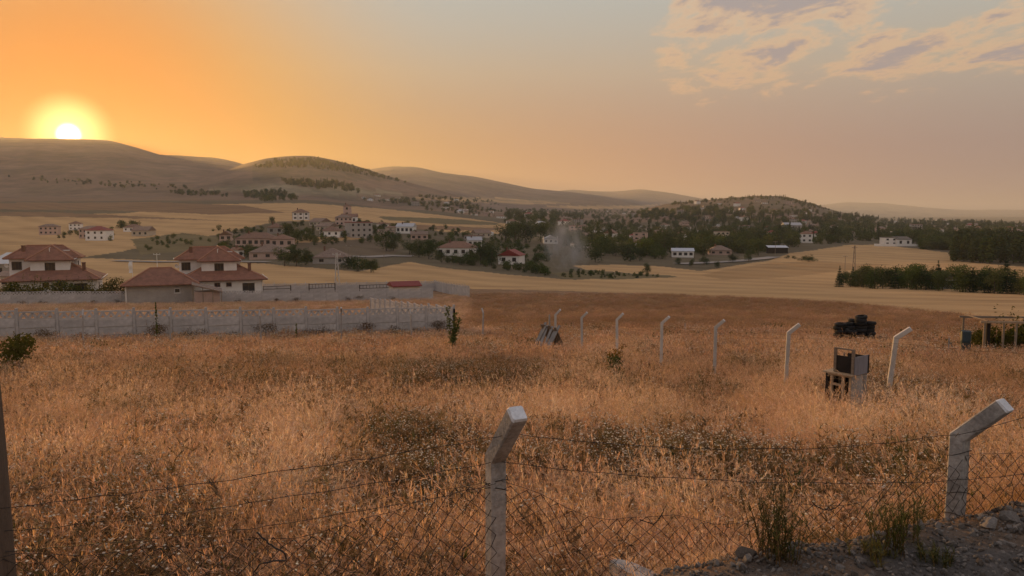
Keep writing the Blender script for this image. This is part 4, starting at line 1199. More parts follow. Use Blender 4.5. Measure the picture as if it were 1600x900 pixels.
# ------------------------------------------------------------------ tyres, planks, pergola
m_rubber = mat('black_rubber', (0.016, 0.016, 0.017), 0.8, 0.3, 6, 0.4, 40, rand=0.3)
def tyre_mesh():
    b = MB(); prof = [(0.17, -.085), (0.22, -.10), (0.29, -.095), (0.32, -.06), (0.325, 0), (0.32, .06), (0.29, .095), (0.22, .10), (0.17, .085), (0.185, .05), (.26, .03), (.26, -.03), (.185, -.05)]
    n = 20; m_ = len(prof); vs = []; fs = []
    for i in range(n):
        t = 6.2832 * i / n; k = 1.0 + (0.012 if i % 2 else 0)
        vs += [(r * math.cos(t) * (k if r > .3 else 1), r * math.sin(t) * (k if r > .3 else 1), z) for r, z in prof]
    for i in range(n):
        j = (i + 1) % n
        for k in range(m_):
            l = (k + 1) % m_; fs.append((i * m_ + k, j * m_ + k, j * m_ + l, i * m_ + l))
    b.add(vs, fs); return b.mesh('tyre', m_rubber, True, True)
TYRE = tyre_mesh()
def make_tyres():
    Y = 44.0; base = on(1341, Y); rnd = random.Random(3)
    COLN = ['leftmost', 'second', 'third', 'rightmost', 'rear left', 'rear right']; LEV = 'bottom second third fourth fifth sixth seventh eighth'.split()
    cols = [(-0.85, 0, 7), (-0.30, .1, 7), (0.26, -.05, 8), (0.82, .1, 7), (-.5, .6, 7), (.2, .65, 8)]
    g = 'old tyres heaped beyond the far fence'
    for ci, (dx, dy, n) in enumerate(cols):
        for k in range(n):
            x, y = base.x + dx + rnd.uniform(-.05, .05), base.y + dy + rnd.uniform(-.05, .05)
            o = link('tyre', TYRE); o.location = (x, y, G(x, y) + .11 + .19 * k); o.rotation_euler = (rnd.uniform(-.08, .08), rnd.uniform(-.08, .08), rnd.uniform(0, 6)); o.scale = (1, 1, .95)
            tag(o, 'flat black tyre, %s in the %s column of the heap' % (LEV[k] if k == 0 else LEV[k] + ' from the bottom', COLN[ci]), 'tyre', g)
    o = link('tyre', TYRE); o.location = (base.x + .30, base.y - .02, base.z + 1.62); o.rotation_euler = (R(3), R(-9), 0); tag(o, 'tilted black tyre lying on top of the tyre heap', 'tyre', g)
    o = link('tyre', TYRE); o.location = (base.x + 1.6, base.y - .1, G(base.x + 1.6, base.y) + .42); o.rotation_euler = (R(8), R(14), .5); tag(o, 'loose black tyre leaning at the right of the tyre heap', 'tyre', g)
    o = link('tyre', TYRE); o.location = (base.x - .42, base.y - .45, G(base.x - .42, base.y - .45) + .86); o.rotation_euler = (R(12), R(6), .5); tag(o, 'black tyre lying against the front of the heap, left of its middle', 'tyre', g)
make_tyres()

def make_planks():
    Y = 37.0; base = on(861, Y); rnd = random.Random(5)
    t = thing('plank_stack', 'grey planks leaned together like a small tent', 'planks', base, R(38)); t.scale = (1.25, 1.25, 1.25)
    for k in range(7):
        b = MB(); x0 = -.62 + rnd.uniform(-.06, .04); y0 = -.35 + k * .14
        b.box(-.012, .012, -.06, .06, -.1, 1.34 + rnd.uniform(-.1, .08)); o = b.build('plank', m_greyboard, t); o.location = (x0, y0, 0); o.rotation_euler = (rnd.uniform(-.05, .05), R(32) + rnd.uniform(-.05, .05), rnd.uniform(-.2, .2))
    for k in range(6):
        b = MB(); b.box(-.012, .012, -.06, .06, -.1, 1.2 + rnd.uniform(-.1, .1)); o = b.build('plank', m_wood, t); o.location = (.56, -.3 + k * .15, 0); o.rotation_euler = (0, R(-30), 0)
    b = MB(); b.tube([(.1, .2, 0), (.13, .22, .9), (.10, .2, 1.5)], [.05, .045, .03], 6); b.build('stake', m_greyboard, t)
make_planks()

def make_pergola():
    Y = 34.0
    base = on(1543, Y)
    t = thing('timber_pergola', 'weathered timber pergola frame at the right edge with vine below', 'pergola', base, R(-6))
    H = EYE + slope(501.5) * Y - base.z
    def bar(nm, x0, x1, y0, y1, z0, z1, m=m_wood):
        q = MB(); q.box(x0, x1, y0, y1, z0, z1); return q.build(nm, m, t)
    bar('beam', -.15, 4.6, -.05, .05, H - .09, H, m_woodl); bar('beam', -.15, 4.6, 1.95, 2.05, H - .12, H - .03)
    for k in range(3): bar('rafter', .1 + k * 1.9, .15 + k * 1.9, -.1, 2.1, H + .002, H + .04)
    for x in (0, .78, 1.30, 2.6): bar('post', x, x + .08, -.04, .04, -.2, H - .092)
    bar('post', .17, .32, .06, .16, -.2, H - .1, m_wooddark)
    for x in (0, 2.6): bar('post', x, x + .08, 1.96, 2.04, -.2, H - .12)
    for k, (px_, s) in enumerate([(1558, 1.5), (1569, 1.35), (1596, 2.1), (1534, 1.2), (1614, 2.0)]):
        K_BUSH[k % 3].big(on(px_, Y + .5 + .2 * k), s, ['green vine bush at the foot of the pergola posts', 'lower green shrub between the pergola posts', 'tall dark vine climbing the right part of the pergola', 'small green shrub left of the pergola beside the barrel', 'vine at the far right end of the pergola'][k], 'shrub', group='shrubs under the pergola', nm='vine_shrub')
make_pergola()
def make_barrel():
    m = mat('dark_teal_plastic', (0.03, 0.05, 0.06), 0.5, 0.2, 3); b = MB(); p = on(1516, 33.5)
    n = 16; prof = [(.0, 0), (.27, 0), (.29, .05), (.295, .28), (.305, .30), (.295, .32), (.295, .58), (.305, .60), (.295, .62), (.29, .84), (.27, .88), (.25, .87), (0, .87)]
    vs = []; fs = []
    for i in range(n):
        a = 6.2832 * i / n; vs += [(r * math.cos(a), r * math.sin(a), z) for r, z in prof]
    for i in range(n):
        j = (i + 1) % n
        for k in range(len(prof) - 1): fs.append((i * len(prof) + k, j * len(prof) + k, j * len(prof) + k + 1, i * len(prof) + k + 1))
    b.add(vs, fs); o = b.build('plastic_barrel', m, smooth=True, recalc=True); o.location = p; o.scale = (.7, .7, 1.5); tag(o, 'dark teal plastic barrel standing left of the pergola', 'barrel')
make_barrel()
p = on(1489, 33); t = thing('braced_stake', 'wooden stake with a diagonal brace, left of the teal barrel', 'stake', p)
b = MB(); b.tube([(0, 0, -.2), (.02, 0, 1.0)], .035, 6); b.build('stake', m_greyboard, t)
b = MB(); b.tube([(.03, 0, .85), (.55, -.05, .05)], .03, 6); b.build('brace', m_wood, t)
p = on(1072, 55); b = MB(); b.tube([(0, 0, -.2), (.03, 0, .9)], .03, 6); o = b.build('thin_stake', m_greyboard); o.location = p; tag(o, 'thin lone stake standing in the field beyond the far posts', 'stake')

# ------------------------------------------------------------------ saplings and bushes before the wall
def sapling(px, Ypos, h, label, dense, leafm, spread=0.12, seed=0):
    rnd = random.Random(seed); p = on(px, Ypos); t = thing('young_tree', label, 'sapling', p)
    b = MB(); b.tube([(0, 0, -.1), (rnd.uniform(-.02, .02), 0, h * .5), (rnd.uniform(-.04, .04), 0, h)], [.022, .016, .006], 6)
    c = MB()
    for k in range(dense):
        z = h * rnd.uniform(.3, 1.02); r_ = spread * h * rnd.uniform(.1, 1) * (1.15 - z / h); a = rnd.uniform(0, 6.283)
        q = Vector((r_ * math.cos(a), r_ * math.sin(a), z)); e = Vector((rnd.uniform(-1, 1), rnd.uniform(-1, 1), rnd.uniform(-.6, .8))).normalized() * .055; s = e.orthogonal().normalized() * .025
        c.add([q - e, q + s, q + e, q - s], [(0, 1, 2, 3)])
    b.build('trunk', m_bark, t); c.build('crown', leafm, t); return t
sapling(240, 41, 2.5, 'slender sapling before the panel wall, between two slim posts', 120, m_leaf2, .07, 1)
sapling(460, 43, 1.3, 'small thin sapling before the panel wall, left of a slim bent post', 70, m_leaf2, .1, 2)
def forked_tree():
    Y = 34; p = on(706, Y); h = EYE + slope(482) * Y - p.z; t = thing('young_tree', 'young forked green tree at the end of the panel wall', 'sapling', p); rnd = random.Random(9)
    b = MB(); c = MB(); tips = [(-.22, 0, h), (.28, .05, h * .78), (.06, -.05, h * .62), (.12, .1, h * .9)]
    b.tube([(0, 0, -.1), (0, 0, h * .3)], [.03, .026], 6)
    for q in tips:
        e = Vector(q); a = Vector((0, 0, h * .28)); b.tube([a, a.lerp(e, .5), e], [.02, .014, .005], 5)
        for k in range(150):
            f = rnd.uniform(.1, 1.05); w = a.lerp(e, f) + Vector((rnd.gauss(0, .06), rnd.gauss(0, .06), rnd.gauss(0, .06))); ee = Vector((rnd.uniform(-1, 1), rnd.uniform(-1, 1), rnd.uniform(-.6, .8))).normalized() * .06; s = ee.orthogonal().normalized() * .03
            c.add([w - ee, w + s, w + ee, w - s], [(0, 1, 2, 3)])
    b.build('trunk', m_bark, t); c.build('crown', m_leaf2, t)
forked_tree()
K_BUSH[0].big(on(8, 25), 1.55, 'dark olive bush cut by the left edge, before the panel wall', 'bush')
def two_tone_bush():
    Y = 23.5; p = on(962, Y); t = thing('small_bush', 'small bush with reddish top before the far fence posts', 'bush', p); rnd = random.Random(4)
    b = MB(); c = MB(); r_ = MB()
    for k in range(7):
        a = rnd.uniform(0, 6.283); q = Vector((math.cos(a) * .22, math.sin(a) * .22, rnd.uniform(.75, 1.15))); b.tube([(0, 0, -.05), q], [.015, .005], 5)
        for j in range(75):
            f = rnd.uniform(.25, 1.05); w = q * f + Vector((rnd.gauss(0, .06), rnd.gauss(0, .06), rnd.gauss(0, .05))); e = Vector((rnd.uniform(-1, 1), rnd.uniform(-1, 1), rnd.uniform(-.5, .8))).normalized() * .045; s = e.orthogonal().normalized() * .022
            (r_ if w.z > .82 else c).add([w - e, w + s, w + e, w - s], [(0, 1, 2, 3)])
    b.build('stem', m_bark, t); c.build('crown', m_leaf2, t); tag(r_.build('young_shoots', m_redleaf, t), kind='stuff')
two_tone_bush()
# leafy weeds on the gravel bank
def weed(px, py, h, n, label, seed, Y=None, dense=22, m=None):
    p = hit(px, py) if Y is None else on(px, Y); rnd = random.Random(seed); t = thing('green_weed', label, 'weed', p, group='green weeds on the gravel bank'); b = MB(); c = MB()
    for k in range(n):
        a = rnd.uniform(0, 6.283); hh = h * rnd.uniform(.45, 1.05); q = Vector((math.cos(a) * hh * rnd.uniform(.08, .35), math.sin(a) * hh * rnd.uniform(.08, .35), hh)); o_ = Vector((rnd.gauss(0, .04), rnd.gauss(0, .04), -.02))
        b.tube([o_, o_ + q * .5 + Vector((0, 0, .03)), o_ + q], [.0022, .0016, .0008], 4, cap=False)
        for j in range(dense):
            blade(c, o_ + q * rnd.uniform(.1, 1), rnd.uniform(0, 6.283), rnd.uniform(.3, 1.2), rnd.uniform(.02, .055), .0026 * rnd.uniform(.6, 1.3), .7, seg=2)
    b.build('stem', m_weed, t); c.build('leaves', m or m_green, t)
weed(1205, 868, .34, 26, 'tall green weed clump at the left of the gravel bank', 1)
weed(1225, 872, .26, 18, 'shorter green weed in front of the tall clump on the bank', 2)
weed(1390, 858, .20, 22, 'green weed on the crest of the gravel bank, in its middle', 3)
weed(1420, 846, .24, 16, 'green weed with tall stems left of the gravel bank post', 4)
weed(1365, 872, .12, 16, 'low green weed in front of the crest of the bank', 5)
weed(1455, 882, .09, 18, 'low dark green weed among gravel at lower right', 6)

# ------------------------------------------------------------------ concrete panel walls
m_panel = mat('grey_concrete_panel', (0.47, 0.445, 0.44), 0.9, 0.26, 0.6, 0.25, 12, rand=0.08)
PITCHW = 2.05
def panel_mesh(w, h, t=0.05):
    b = MB(); b.box(0.002, w - 0.002, -t / 2, t / 2, 0, h)
    b.box(0.05, w - 0.05, -t / 2 - 0.035, -t / 2 + 0.001, 0.035, h - 0.035)     # raised field
    return b.mesh('panel', m_panel)
def lattice_mesh(w, h, t=0.05):
    """openwork top panel: rails, uprights and a run of triangles and arcs"""
    b = MB(); r = 0.09
    b.box(0.002, w - 0.002, -t / 2, t / 2, 0, r); b.box(0.002, w - 0.002, -t / 2, t / 2, h - r, h)
    b.box(0.002, 0.07, -t / 2, t / 2, r, h - r); b.box(w - 0.07, w - 0.002, -t / 2, t / 2, r, h - r)
    n = 4; s = (w - 0.14) / n
    for k in range(n):
        x0 = 0.07 + k * s
        for (xa, za, xb, zb) in ((x0 + .01, r, x0 + s / 2, h - r), (x0 + s / 2, h - r, x0 + s - .01, r)):
            d = Vector((xb - xa, 0, zb - za)); nn = Vector((-d.z, 0, d.x)).normalized() * 0.06
            vs = []
            for yy in (-t * .45, t * .45):
                vs += [(xa - nn.x, yy, za - nn.z), (xb - nn.x, yy, zb - nn.z), (xb + nn.x, yy, zb + nn.z), (xa + nn.x, yy, za + nn.z)]
            b.add(vs, [(3, 2, 1, 0), (4, 5, 6, 7), (0, 1, 5, 4), (1, 2, 6, 5), (2, 3, 7, 6), (3, 0, 4, 7)])
        # small arc standing in each triangle
        pts = [(x0 + s / 2 + 0.11 * math.cos(a), 0, r + 0.13 * math.sin(a)) for a in np.linspace(0, math.pi, 7)]
        b.tube(pts, 0.022, 5)
    return b.mesh('lattice_panel', m_panel)
def post_mesh(h, arm=0.0):
    b = MB(); b.cbox(-0.075, 0.075, -0.075, 0.075, -0.4, h, 0.012)
    if arm:
        M = Matrix.Translation((0, 0, h - 0.03)) @ Matrix.Rotation(R(-42), 4, 'X'); b.cbox(-0.05, 0.05, -0.05, 0.05, 0, arm, 0.01, M=M)
    return b.mesh('post', m_panel)
PANEL = panel_mesh(PITCHW - 0.12, 0.5); PANEL_TALL = panel_mesh(PITCHW - 0.12, 0.75); LATT = lattice_mesh(PITCHW - 0.12, 0.5)
WPOST = post_mesh(2.06); WPOST_ARM = post_mesh(2.06, 0.42)
def panel_wall(a, b_, label, rows=3, arm=False, group='concrete panel walls', detail=True, step=True):
    """posts and slotted panels from a to b_ (world x, y), stepping with the ground"""
    a = Vector((a[0], a[1], 0)); b_ = Vector((b_[0], b_[1], 0)); L = (b_ - a).length; n = max(1, round(L / PITCHW)); d = (b_ - a) / L; rz = math.atan2(d.y, d.x)
    sc = L / (n * PITCHW)
    t = thing('concrete_panel_wall', label, 'wall', (a.x, a.y, G(a.x, a.y)), rz, group)
    gz = ground(np.array([a.x + d.x * L * k / n for k in range(n + 1)]), np.array([a.y + d.y * L * k / n for k in range(n + 1)]))
    z0 = gz[0]
    for k in range(n + 1):
        o = link('post', WPOST_ARM if arm else WPOST, t); o.location = (k * PITCHW * sc, 0, max(gz[k], gz[max(k - 1, 0)]) - z0 - (.12 if rows == 2 else 0))
        if k == n: break
        zz = min(gz[k], gz[k + 1]) * .5 + max(gz[k], gz[k + 1]) * .5 - z0 - .03
        if rows == 3:
            for r in range(3):
                o = link('panel', PANEL, t); o.location = (k * PITCHW * sc + .06, random.uniform(-.004, .004), zz + r * 0.503); o.scale = (sc, 1, 1)
            o = link('lattice_panel', LATT, t); o.location = (k * PITCHW * sc + .06, 0, zz + 1.512); o.scale = (sc, 1, 1)
        else:
            for r in range(2):
                o = link('panel', PANEL_TALL, t); o.location = (k * PITCHW * sc + .06, 0, zz + r * 0.753); o.scale = (sc, 1, 1)
            o = link('lattice_panel', LATT, t); o.location = (k * PITCHW * sc + .06, 0, zz + 1.512); o.scale = (sc, 1, 1)
    KEEP_OUT.append((a.x, a.y, b_.x, b_.y, 0.35))
    return t
ORD = 'first second third fourth fifth sixth seventh eighth ninth tenth eleventh twelfth thirteenth fourteenth fifteenth sixteenth'.split()
TH = R(22.4); WD = (math.cos(TH), math.sin(TH)); WN = (-math.sin(TH), math.cos(TH))       # along and behind the walls
c1 = (ray(709, 480)[0] * 55.6, 55.6)                                                       # right end of the nearer wall
w1a = (c1[0] - WD[0] * PITCHW * 20, c1[1] - WD[1] * PITCHW * 20)
panel_wall(w1a, c1, 'long grey concrete panel wall with openwork top row, nearest wall at the left')
c1b = (c1[0] + WN[0] * 27.5, c1[1] + WN[1] * 27.5)
panel_wall(c1, c1b, 'stepped side wall running back from the right end of the nearest wall', rows=2)
Y2 = 138.0; c2 = (ray(676, 455)[0] * Y2, Y2)
n2 = 44; w2a = (c2[0] - WD[0] * PITCHW * n2, c2[1] - WD[1] * PITCHW * n2)
panel_wall(w2a, c2, 'second grey panel wall, in front of the red roofed villas', rows=2)
c3 = (ray(733, 455)[0] * 140, 140.0); c3b = (ray(680, 452)[0] * 166, 166.0)
panel_wall(c3, c3b, 'short slanting panel wall right of the red shed', rows=2, arm=True)
c4a = (ray(412, 442)[0] * 158, 158.0); panel_wall(c4a, c3b, 'farthest panel wall with slanted post tops behind the red shed', rows=2, arm=True)
rnd = random.Random(12)
for k in range(15):
    f = .25 + .75 * [.02, .10, .19, .25, .33, .37, .45, .52, .58, .66, .70, .78, .84, .9, .96][k]
    x = w1a[0] + (c1[0] - w1a[0]) * f - WN[0] * rnd.uniform(.8, 1.8); y = w1a[1] + (c1[1] - w1a[1]) * f - WN[1] * rnd.uniform(.8, 1.8)
    K_BROWN[k % 3].big((x, y, G(x, y)), rnd.uniform(.7, 1.35), 'brown dry bush at the foot of the nearest panel wall, %s from the left' % ORD[k], 'bush', rnd.uniform(0, 6), 'dry bushes along the panel wall')
for k in range(16):
    f = .16 + .05 * k + rnd.uniform(-.02, .02)
    x = w2a[0] + (c2[0] - w2a[0]) * f - WN[0] * 1.2; y = w2a[1] + (c2[1] - w2a[1]) * f - WN[1] * 1.2
    K_BROWN[k % 3].small((x, y, G(x, y)), rnd.uniform(.7, 1.2), 'brown dry bush at the foot of the second panel wall, %s from the left' % ORD[k], 'bush', rnd.uniform(0, 6), 'dry bushes along the second wall')

# ------------------------------------------------------------------ houses
def roof_mat(name, col, pitch=0.32):
    """clay tile courses: fine ridges in the relief, uneven colour"""
    if name in MATS: return MATS[name]
    m = bpy.data.materials.new(name); m.use_nodes = True; t = NT(m.node_tree); p = t.n['Principled BSDF']
    tc = t.new('ShaderNodeTexCoord'); v = tc.outputs['Object']
    sp = t.new('ShaderNodeSeparateXYZ'); t.put(sp.inputs[0], v)
    fz = t.math('FRACT', t.math('DIVIDE', sp.outputs[2], pitch * 0.5)); fx = t.math('ABSOLUTE', t.math('SINE', t.math('MULTIPLY', t.math('ADD', sp.outputs[0], sp.outputs[1]), 12.0)))
    n = t.noise(v, 1.3, 5, 0.65); n2 = t.noise(v, 14, 3, 0.6); oi = t.new('ShaderNodeObjectInfo')
    c = t.mix(t.maprange(t.math('ADD', t.math('MULTIPLY', n, .6), t.math('MULTIPLY', n2, .4)), .32, .68), tuple(x * .68 for x in col), tuple(min(1, x * 1.3) for x in col))
    c = t.mix(t.math('MULTIPLY', oi.outputs['Random'], .45), c, t.mix(1.0, c, (.72, .85, .95), 'MULTIPLY'))
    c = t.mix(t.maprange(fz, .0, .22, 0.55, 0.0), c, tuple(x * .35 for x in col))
    t.put(p.inputs['Base Color'], c); p.inputs['Roughness'].default_value = .8
    b = t.new('ShaderNodeBump'); b.inputs['Strength'].default_value = .7; b.inputs['Distance'].default_value = .06
    t.put(b.inputs['Height'], t.math('ADD', fz, t.math('MULTIPLY', fx, .6))); t.l.new(b.outputs[0], p.inputs['Normal'])
    MATS[name] = m; return m
m_red = roof_mat('red_clay_tiles', (0.26, 0.108, 0.07)); m_brownroof = roof_mat('brown_clay_tiles', (0.24, 0.125, 0.08)); m_oldroof = roof_mat('old_faded_tiles', (0.26, 0.17, 0.125))
m_redsheet = mat('red_sheet_roof', (0.22, 0.035, 0.03), .6, .15, 2, rand=.1, streak=(8, .4, .4)); m_sheet = mat('grey_sheet_roof', (0.42, 0.42, 0.44), .45, .12, 1, metal=.3, rand=.12, streak=(6, .4, .4))
m_white = mat('white_render', (0.80, 0.77, 0.745), .9, .08, .8, .1, 12, rand=.06); m_cream = mat('cream_render', (0.58, 0.50, 0.41), .9, .12, .8, .1, 12, rand=.15); m_greywall = mat('grey_render', (0.36, 0.33, 0.31), .9, .15, .9, .15, 12, rand=.15)
m_pink = mat('pinkish_render', (0.50, 0.36, 0.31), .9, .12, .8, rand=.12)
m_trim = mat('brown_trim', (0.16, 0.065, 0.04), .7, .15, 3); m_glass = mat('window_glass', (0.035, 0.035, 0.04), .12, .2, 2, spec=.6); m_frame = mat('dark_window_frame', (0.06, 0.045, 0.035), .5, .1, 5); m_whitetrim = mat('white_trim', (0.70, 0.68, 0.66), .7, .06, 3)
m_brick = mat('brick_chimney', (0.17, 0.085, 0.06), .9, .25, 6)

def hip(x0, x1, y0, y1, z, rise, t=0.14, ridge=None, mi=0, gable=False):
    """hip (or gable) roof slab over a rectangle, ridge along the longer side"""
    b = MB(); w, d = x1 - x0, y1 - y0; cx, cy = (x0 + x1) / 2, (y0 + y1) / 2
    if w >= d:
        i = 0 if gable else (d / 2 if ridge is None else (w - ridge) / 2)
        A, B = Vector((x0 + i, cy, z + rise)), Vector((x1 - i, cy, z + rise))
    else:
        i = 0 if gable else (w / 2 if ridge is None else (d - ridge) / 2)
        A, B = Vector((cx, y0 + i, z + rise)), Vector((cx, y1 - i, z + rise))
    c = [Vector((x0, y0, z)), Vector((x1, y0, z)), Vector((x1, y1, z)), Vector((x0, y1, z))]
    e = [p - Vector((0, 0, t)) for p in c]
    vs = c + [A, B] + e
    if w >= d: fs = [(0, 1, 5, 4), (2, 3, 4, 5), (1, 2, 5), (3, 0, 4)]
    else: fs = [(0, 1, 4), (1, 2, 5, 4), (2, 3, 5), (3, 0, 4, 5)]
    fs += [(0, 6, 7, 1), (1, 7, 8, 2), (2, 8, 9, 3), (3, 9, 6, 0), (9, 8, 7, 6)]
    b.add(vs, fs, mi); return b
def window(t, x0, x1, z0, z1, y, face='f', sill=True, fm=None, mull=1, w0=0.0):
    """framed window set in a wall; face f = front (-y) at y, r = right (+x), l = left"""
    fm = fm or m_frame; o = thing('window', None, None) if False else None
    def place(mb, nm, m, par):
        q = mb.build(nm, m, par)
        return q
    f = MB(); r = 0.07
    def B(mb, a, b_, y0, y1, c, d):
        if face == 'f': mb.box(a, b_, y + y0, y + y1, c, d)
        elif face == 'r': mb.box(y - y1, y - y0, a, b_, c, d)
        else: mb.box(y + y0, y + y1, a, b_, c, d)
    B(f, x0, x1, -.05, .03, z0, z0 + r); B(f, x0, x1, -.05, .03, z1 - r, z1); B(f, x0, x0 + r, -.05, .03, z0 + r, z1 - r); B(f, x1 - r, x1, -.05, .03, z0 + r, z1 - r)
    for k in range(mull):
        xm = x0 + (x1 - x0) * (k + 1) / (mull + 1); B(f, xm - .035, xm + .035, -.045, .03, z0 + r, z1 - r)
    w = place(f, 'window', fm, t)
    g = MB(); B(g, x0 + r, x1 - r, -.012, .02, z0 + r, z1 - r); place(g, 'pane', m_glass, w)
    if sill:
        s = MB(); B(s, x0 - .08, x1 + .08, -.12, .02, z0 - .07, z0 - .002); place(s, 'sill', m_whitetrim, w)
    return w
def walls(t, x0, x1, y0, y1, z0, z1, m, nm='wall'):
    b = MB(); b.box(x0, x1, y0, y1, z0, z1); return b.build(nm, m, t)
def chimney(roof, x, y, z0, z1, w=.5, m=None):
    b = MB(); b.cbox(x - w / 2, x + w / 2, y - w / 2, y + w / 2, z0, z1, .02); b.box(x - w / 2 - .06, x + w / 2 + .06, y - w / 2 - .06, y + w / 2 + .06, z1 + .002, z1 + .1)
    return b.build('chimney', m or m_brick, roof)

def ridge_caps(roof, lines):
    for a, b_ in lines:
        g = MB(); g.tube([Vector(a) + Vector((0, 0, .02)), Vector(b_) + Vector((0, 0, .02))], .12, 6); g.build('ridge_tiles', m_ridge, roof)
m_ridge = mat('ridge_tiles', (0.36, 0.175, 0.115), .85, .2, 6)
def villa(px, Yf, label):
    p = on(px, Yf); p.z = G(p.x + 5, p.y + 3) - 0.1
    t = thing('villa', label, 'house', p, TH, 'red roofed villas behind the second wall')
    walls(t, 0, 12.4, 0, 9.4, -1, 3.72, m_white); walls(t, 3.0, 8.5, 2.0, 5.4, 4.2, 6.75, m_white); walls(t, -0.4, 9.2, 5.2, 9.9, 4.0, 6.95, m_white)
    low = hip(-.75, 13.15, -.75, 10.1, 3.88, 2.75).build('roof', m_red, t)
    main = hip(-1.15, 9.95, 4.6, 10.6, 7.12, 1.95).build('roof', m_red, t)
    b = MB()          # front bay roof: hip to the front, ridge running back into the main roof
    x0, x1, y0, yb, z, r_ = 2.35, 9.15, 1.4, 8.0, 6.92, 2.25; cx = (x0 + x1) / 2
    vs = [(x0, y0, z), (x1, y0, z), (x1, yb, z), (x0, yb, z), (cx, y0 + 3.2, z + r_), (cx, yb, z + r_), (x0, y0, z - .14), (x1, y0, z - .14), (x1, yb, z - .14), (x0, yb, z - .14)]
    b.add(vs, [(0, 1, 4), (1, 2, 5, 4), (3, 0, 4, 5), (2, 3, 5), (0, 6, 7, 1), (1, 7, 8, 2), (3, 9, 6, 0), (9, 8, 7, 6)])
    bay = b.build('bay_roof', m_red, t)
    ridge_caps(low, [((-.75, -.75, 3.88), (4.675, 4.675, 6.63)), ((13.15, -.75, 3.88), (7.725, 4.675, 6.63))])
    ridge_caps(main, [((-1.15, 4.6, 7.12), (1.85, 7.6, 9.07)), ((9.95, 4.6, 7.12), (6.95, 7.6, 9.07)), ((1.85, 7.6, 9.07), (6.95, 7.6, 9.07))])
    ridge_caps(bay, [((x0, y0, z), (cx, y0 + 3.2, z + r_)), ((x1, y0, z), (cx, y0 + 3.2, z + r_)), ((cx, y0 + 3.2, z + r_), (cx, yb, z + r_))])
    for nm, pts in (('gutter', [(-.78, -.8, 3.84), (13.18, -.8, 3.84)]), ('gutter', [(2.3, 1.34, 6.88), (9.2, 1.34, 6.88)]), ('downpipe', [(12.3, -.09, 3.7), (12.3, -.09, 0)])):
        g = MB(); g.tube(pts, .06, 6); g.build(nm, m_trim if nm == 'gutter' else m_whitetrim, t)
    for (xa, ya, za, xb, yb2, zb) in ((13.2, -.8, 3.95, 13.2, 9.9, 3.95), (9.2, 1.4, 7.0, 9.2, 5.2, 7.0), (-1.2, 4.6, 7.2, -1.2, 8, 7.2)):
        g = MB(); g.tube([(xa, ya, za), (xb, yb2, zb)], .07, 5); g.build('verge', m_whitetrim, t)
    window(t, 5.0, 6.45, 5.15, 6.5, 2.0, mull=2); window(t, -.05, 1.35, 5.25, 6.6, 5.2, mull=2)
    window(t, 4.85, 5.75, 2.75, 3.45, 0, mull=1, fm=m_trim); window(t, 6.65, 7.5, 2.75, 3.45, 0, mull=1, fm=m_trim); window(t, 9.2, 11.1, 1.6, 3.25, 0, mull=1)
    window(t, 3.0, 3.8, 1.2, 3.1, 12.4, face='r'); window(t, 6.0, 6.9, 5.3, 6.5, 9.2, face='r')
    chimney(low, 10.5, 1.9, 4.6, 6.35); chimney(main, 1.5, 6.4, 7.5, 9.05)
    g = MB(); g.tube([(5.6, 3.2, 8.2), (5.6, 3.2, 8.75), (5.75, 3.2, 8.85)], .06, 6); g.build('vent_pipe', m_whitetrim, bay)
    g = MB(); g.box(6.9, 8.1, 6.2, 6.3, 8.15, 8.32); g.build('solar_tube', m_whitetrim, main)
    # satellite dish on the left corner
    g = MB(); n = 12; vs = [(0, .12, 0)] + [(.36 * math.cos(a), 0, .36 * math.sin(a)) for a in np.linspace(0, 6.283, n, endpoint=False)]
    g.add(vs, [(0, 1 + (k + 1) % n, 1 + k) for k in range(n)]); g.tube([(0, .1, 0), (.25, .5, -.4)], .03, 5)
    d = g.build('satellite_dish', m_whitetrim, t); d.location = (-.75, 4.9, 6.0); d.rotation_euler = (R(20), 0, R(-25))
    return t
villa(7, 121.0, 'left white villa with red tiled roofs, half hidden by garden bushes')
villa(283, 126.5, 'white two storey villa with red tiled roofs right of the bungalow')
# low bungalow between them
p = on(194, 117.5); p.z = EYE + slope(447) * 117.5 - 2.55
t = thing('bungalow', 'low bungalow with a red hip roof between the two villas', 'house', p, TH)
walls(t, 0, 9.6, 0, 6.6, -2, 2.5, m_greywall); hip(-.7, 10.3, -.7, 7.3, 2.62, 2.35).build('roof', m_red, t); window(t, 6.7, 7.5, 1.25, 1.95, 0, mull=0, fm=m_whitetrim)
ridge_caps([c for c in t.children if c.name.startswith('roof')][0], [((-.7, -.7, 2.62), (3.3, 3.3, 4.97)), ((10.3, -.7, 2.62), (6.3, 3.3, 4.97)), ((3.3, 3.3, 4.97), (6.3, 3.3, 4.97))])
for x in (-.1, 9.5):
    b = MB(); b.box(x, x + .2, -.12, .05, -1, 2.45); b.build('corner_post', m_whitetrim, t)
p = on(298, 117.5); p.z = EYE + slope(447) * 117.5 - 2.55
t = thing('lean_to_shed', 'ramshackle lean-to shed with sloping tile roof beside the bungalow', 'shed', p, TH)
walls(t, .3, 3.9, .6, 3.6, -1, 1.55, m_pink)
b = MB(); b.add([(0, 0, 2.75), (4.3, 0, 1.55), (4.3, 4, 1.75), (0, 4, 2.95), (0, 0, 2.6), (4.3, 0, 1.4), (4.3, 4, 1.6), (0, 4, 2.8)], [(0, 1, 2, 3), (7, 6, 5, 4), (0, 4, 5, 1), (1, 5, 6, 2), (2, 6, 7, 3), (3, 7, 4, 0)]); b.build('roof', m_oldroof, t)
for x in (.1, 1.5, 2.9, 4.1):
    b = MB(); b.tube([(x, .1, -1), (x, .1, 2.62 - x * .28)], .06, 6); b.build('post', m_wood, t)
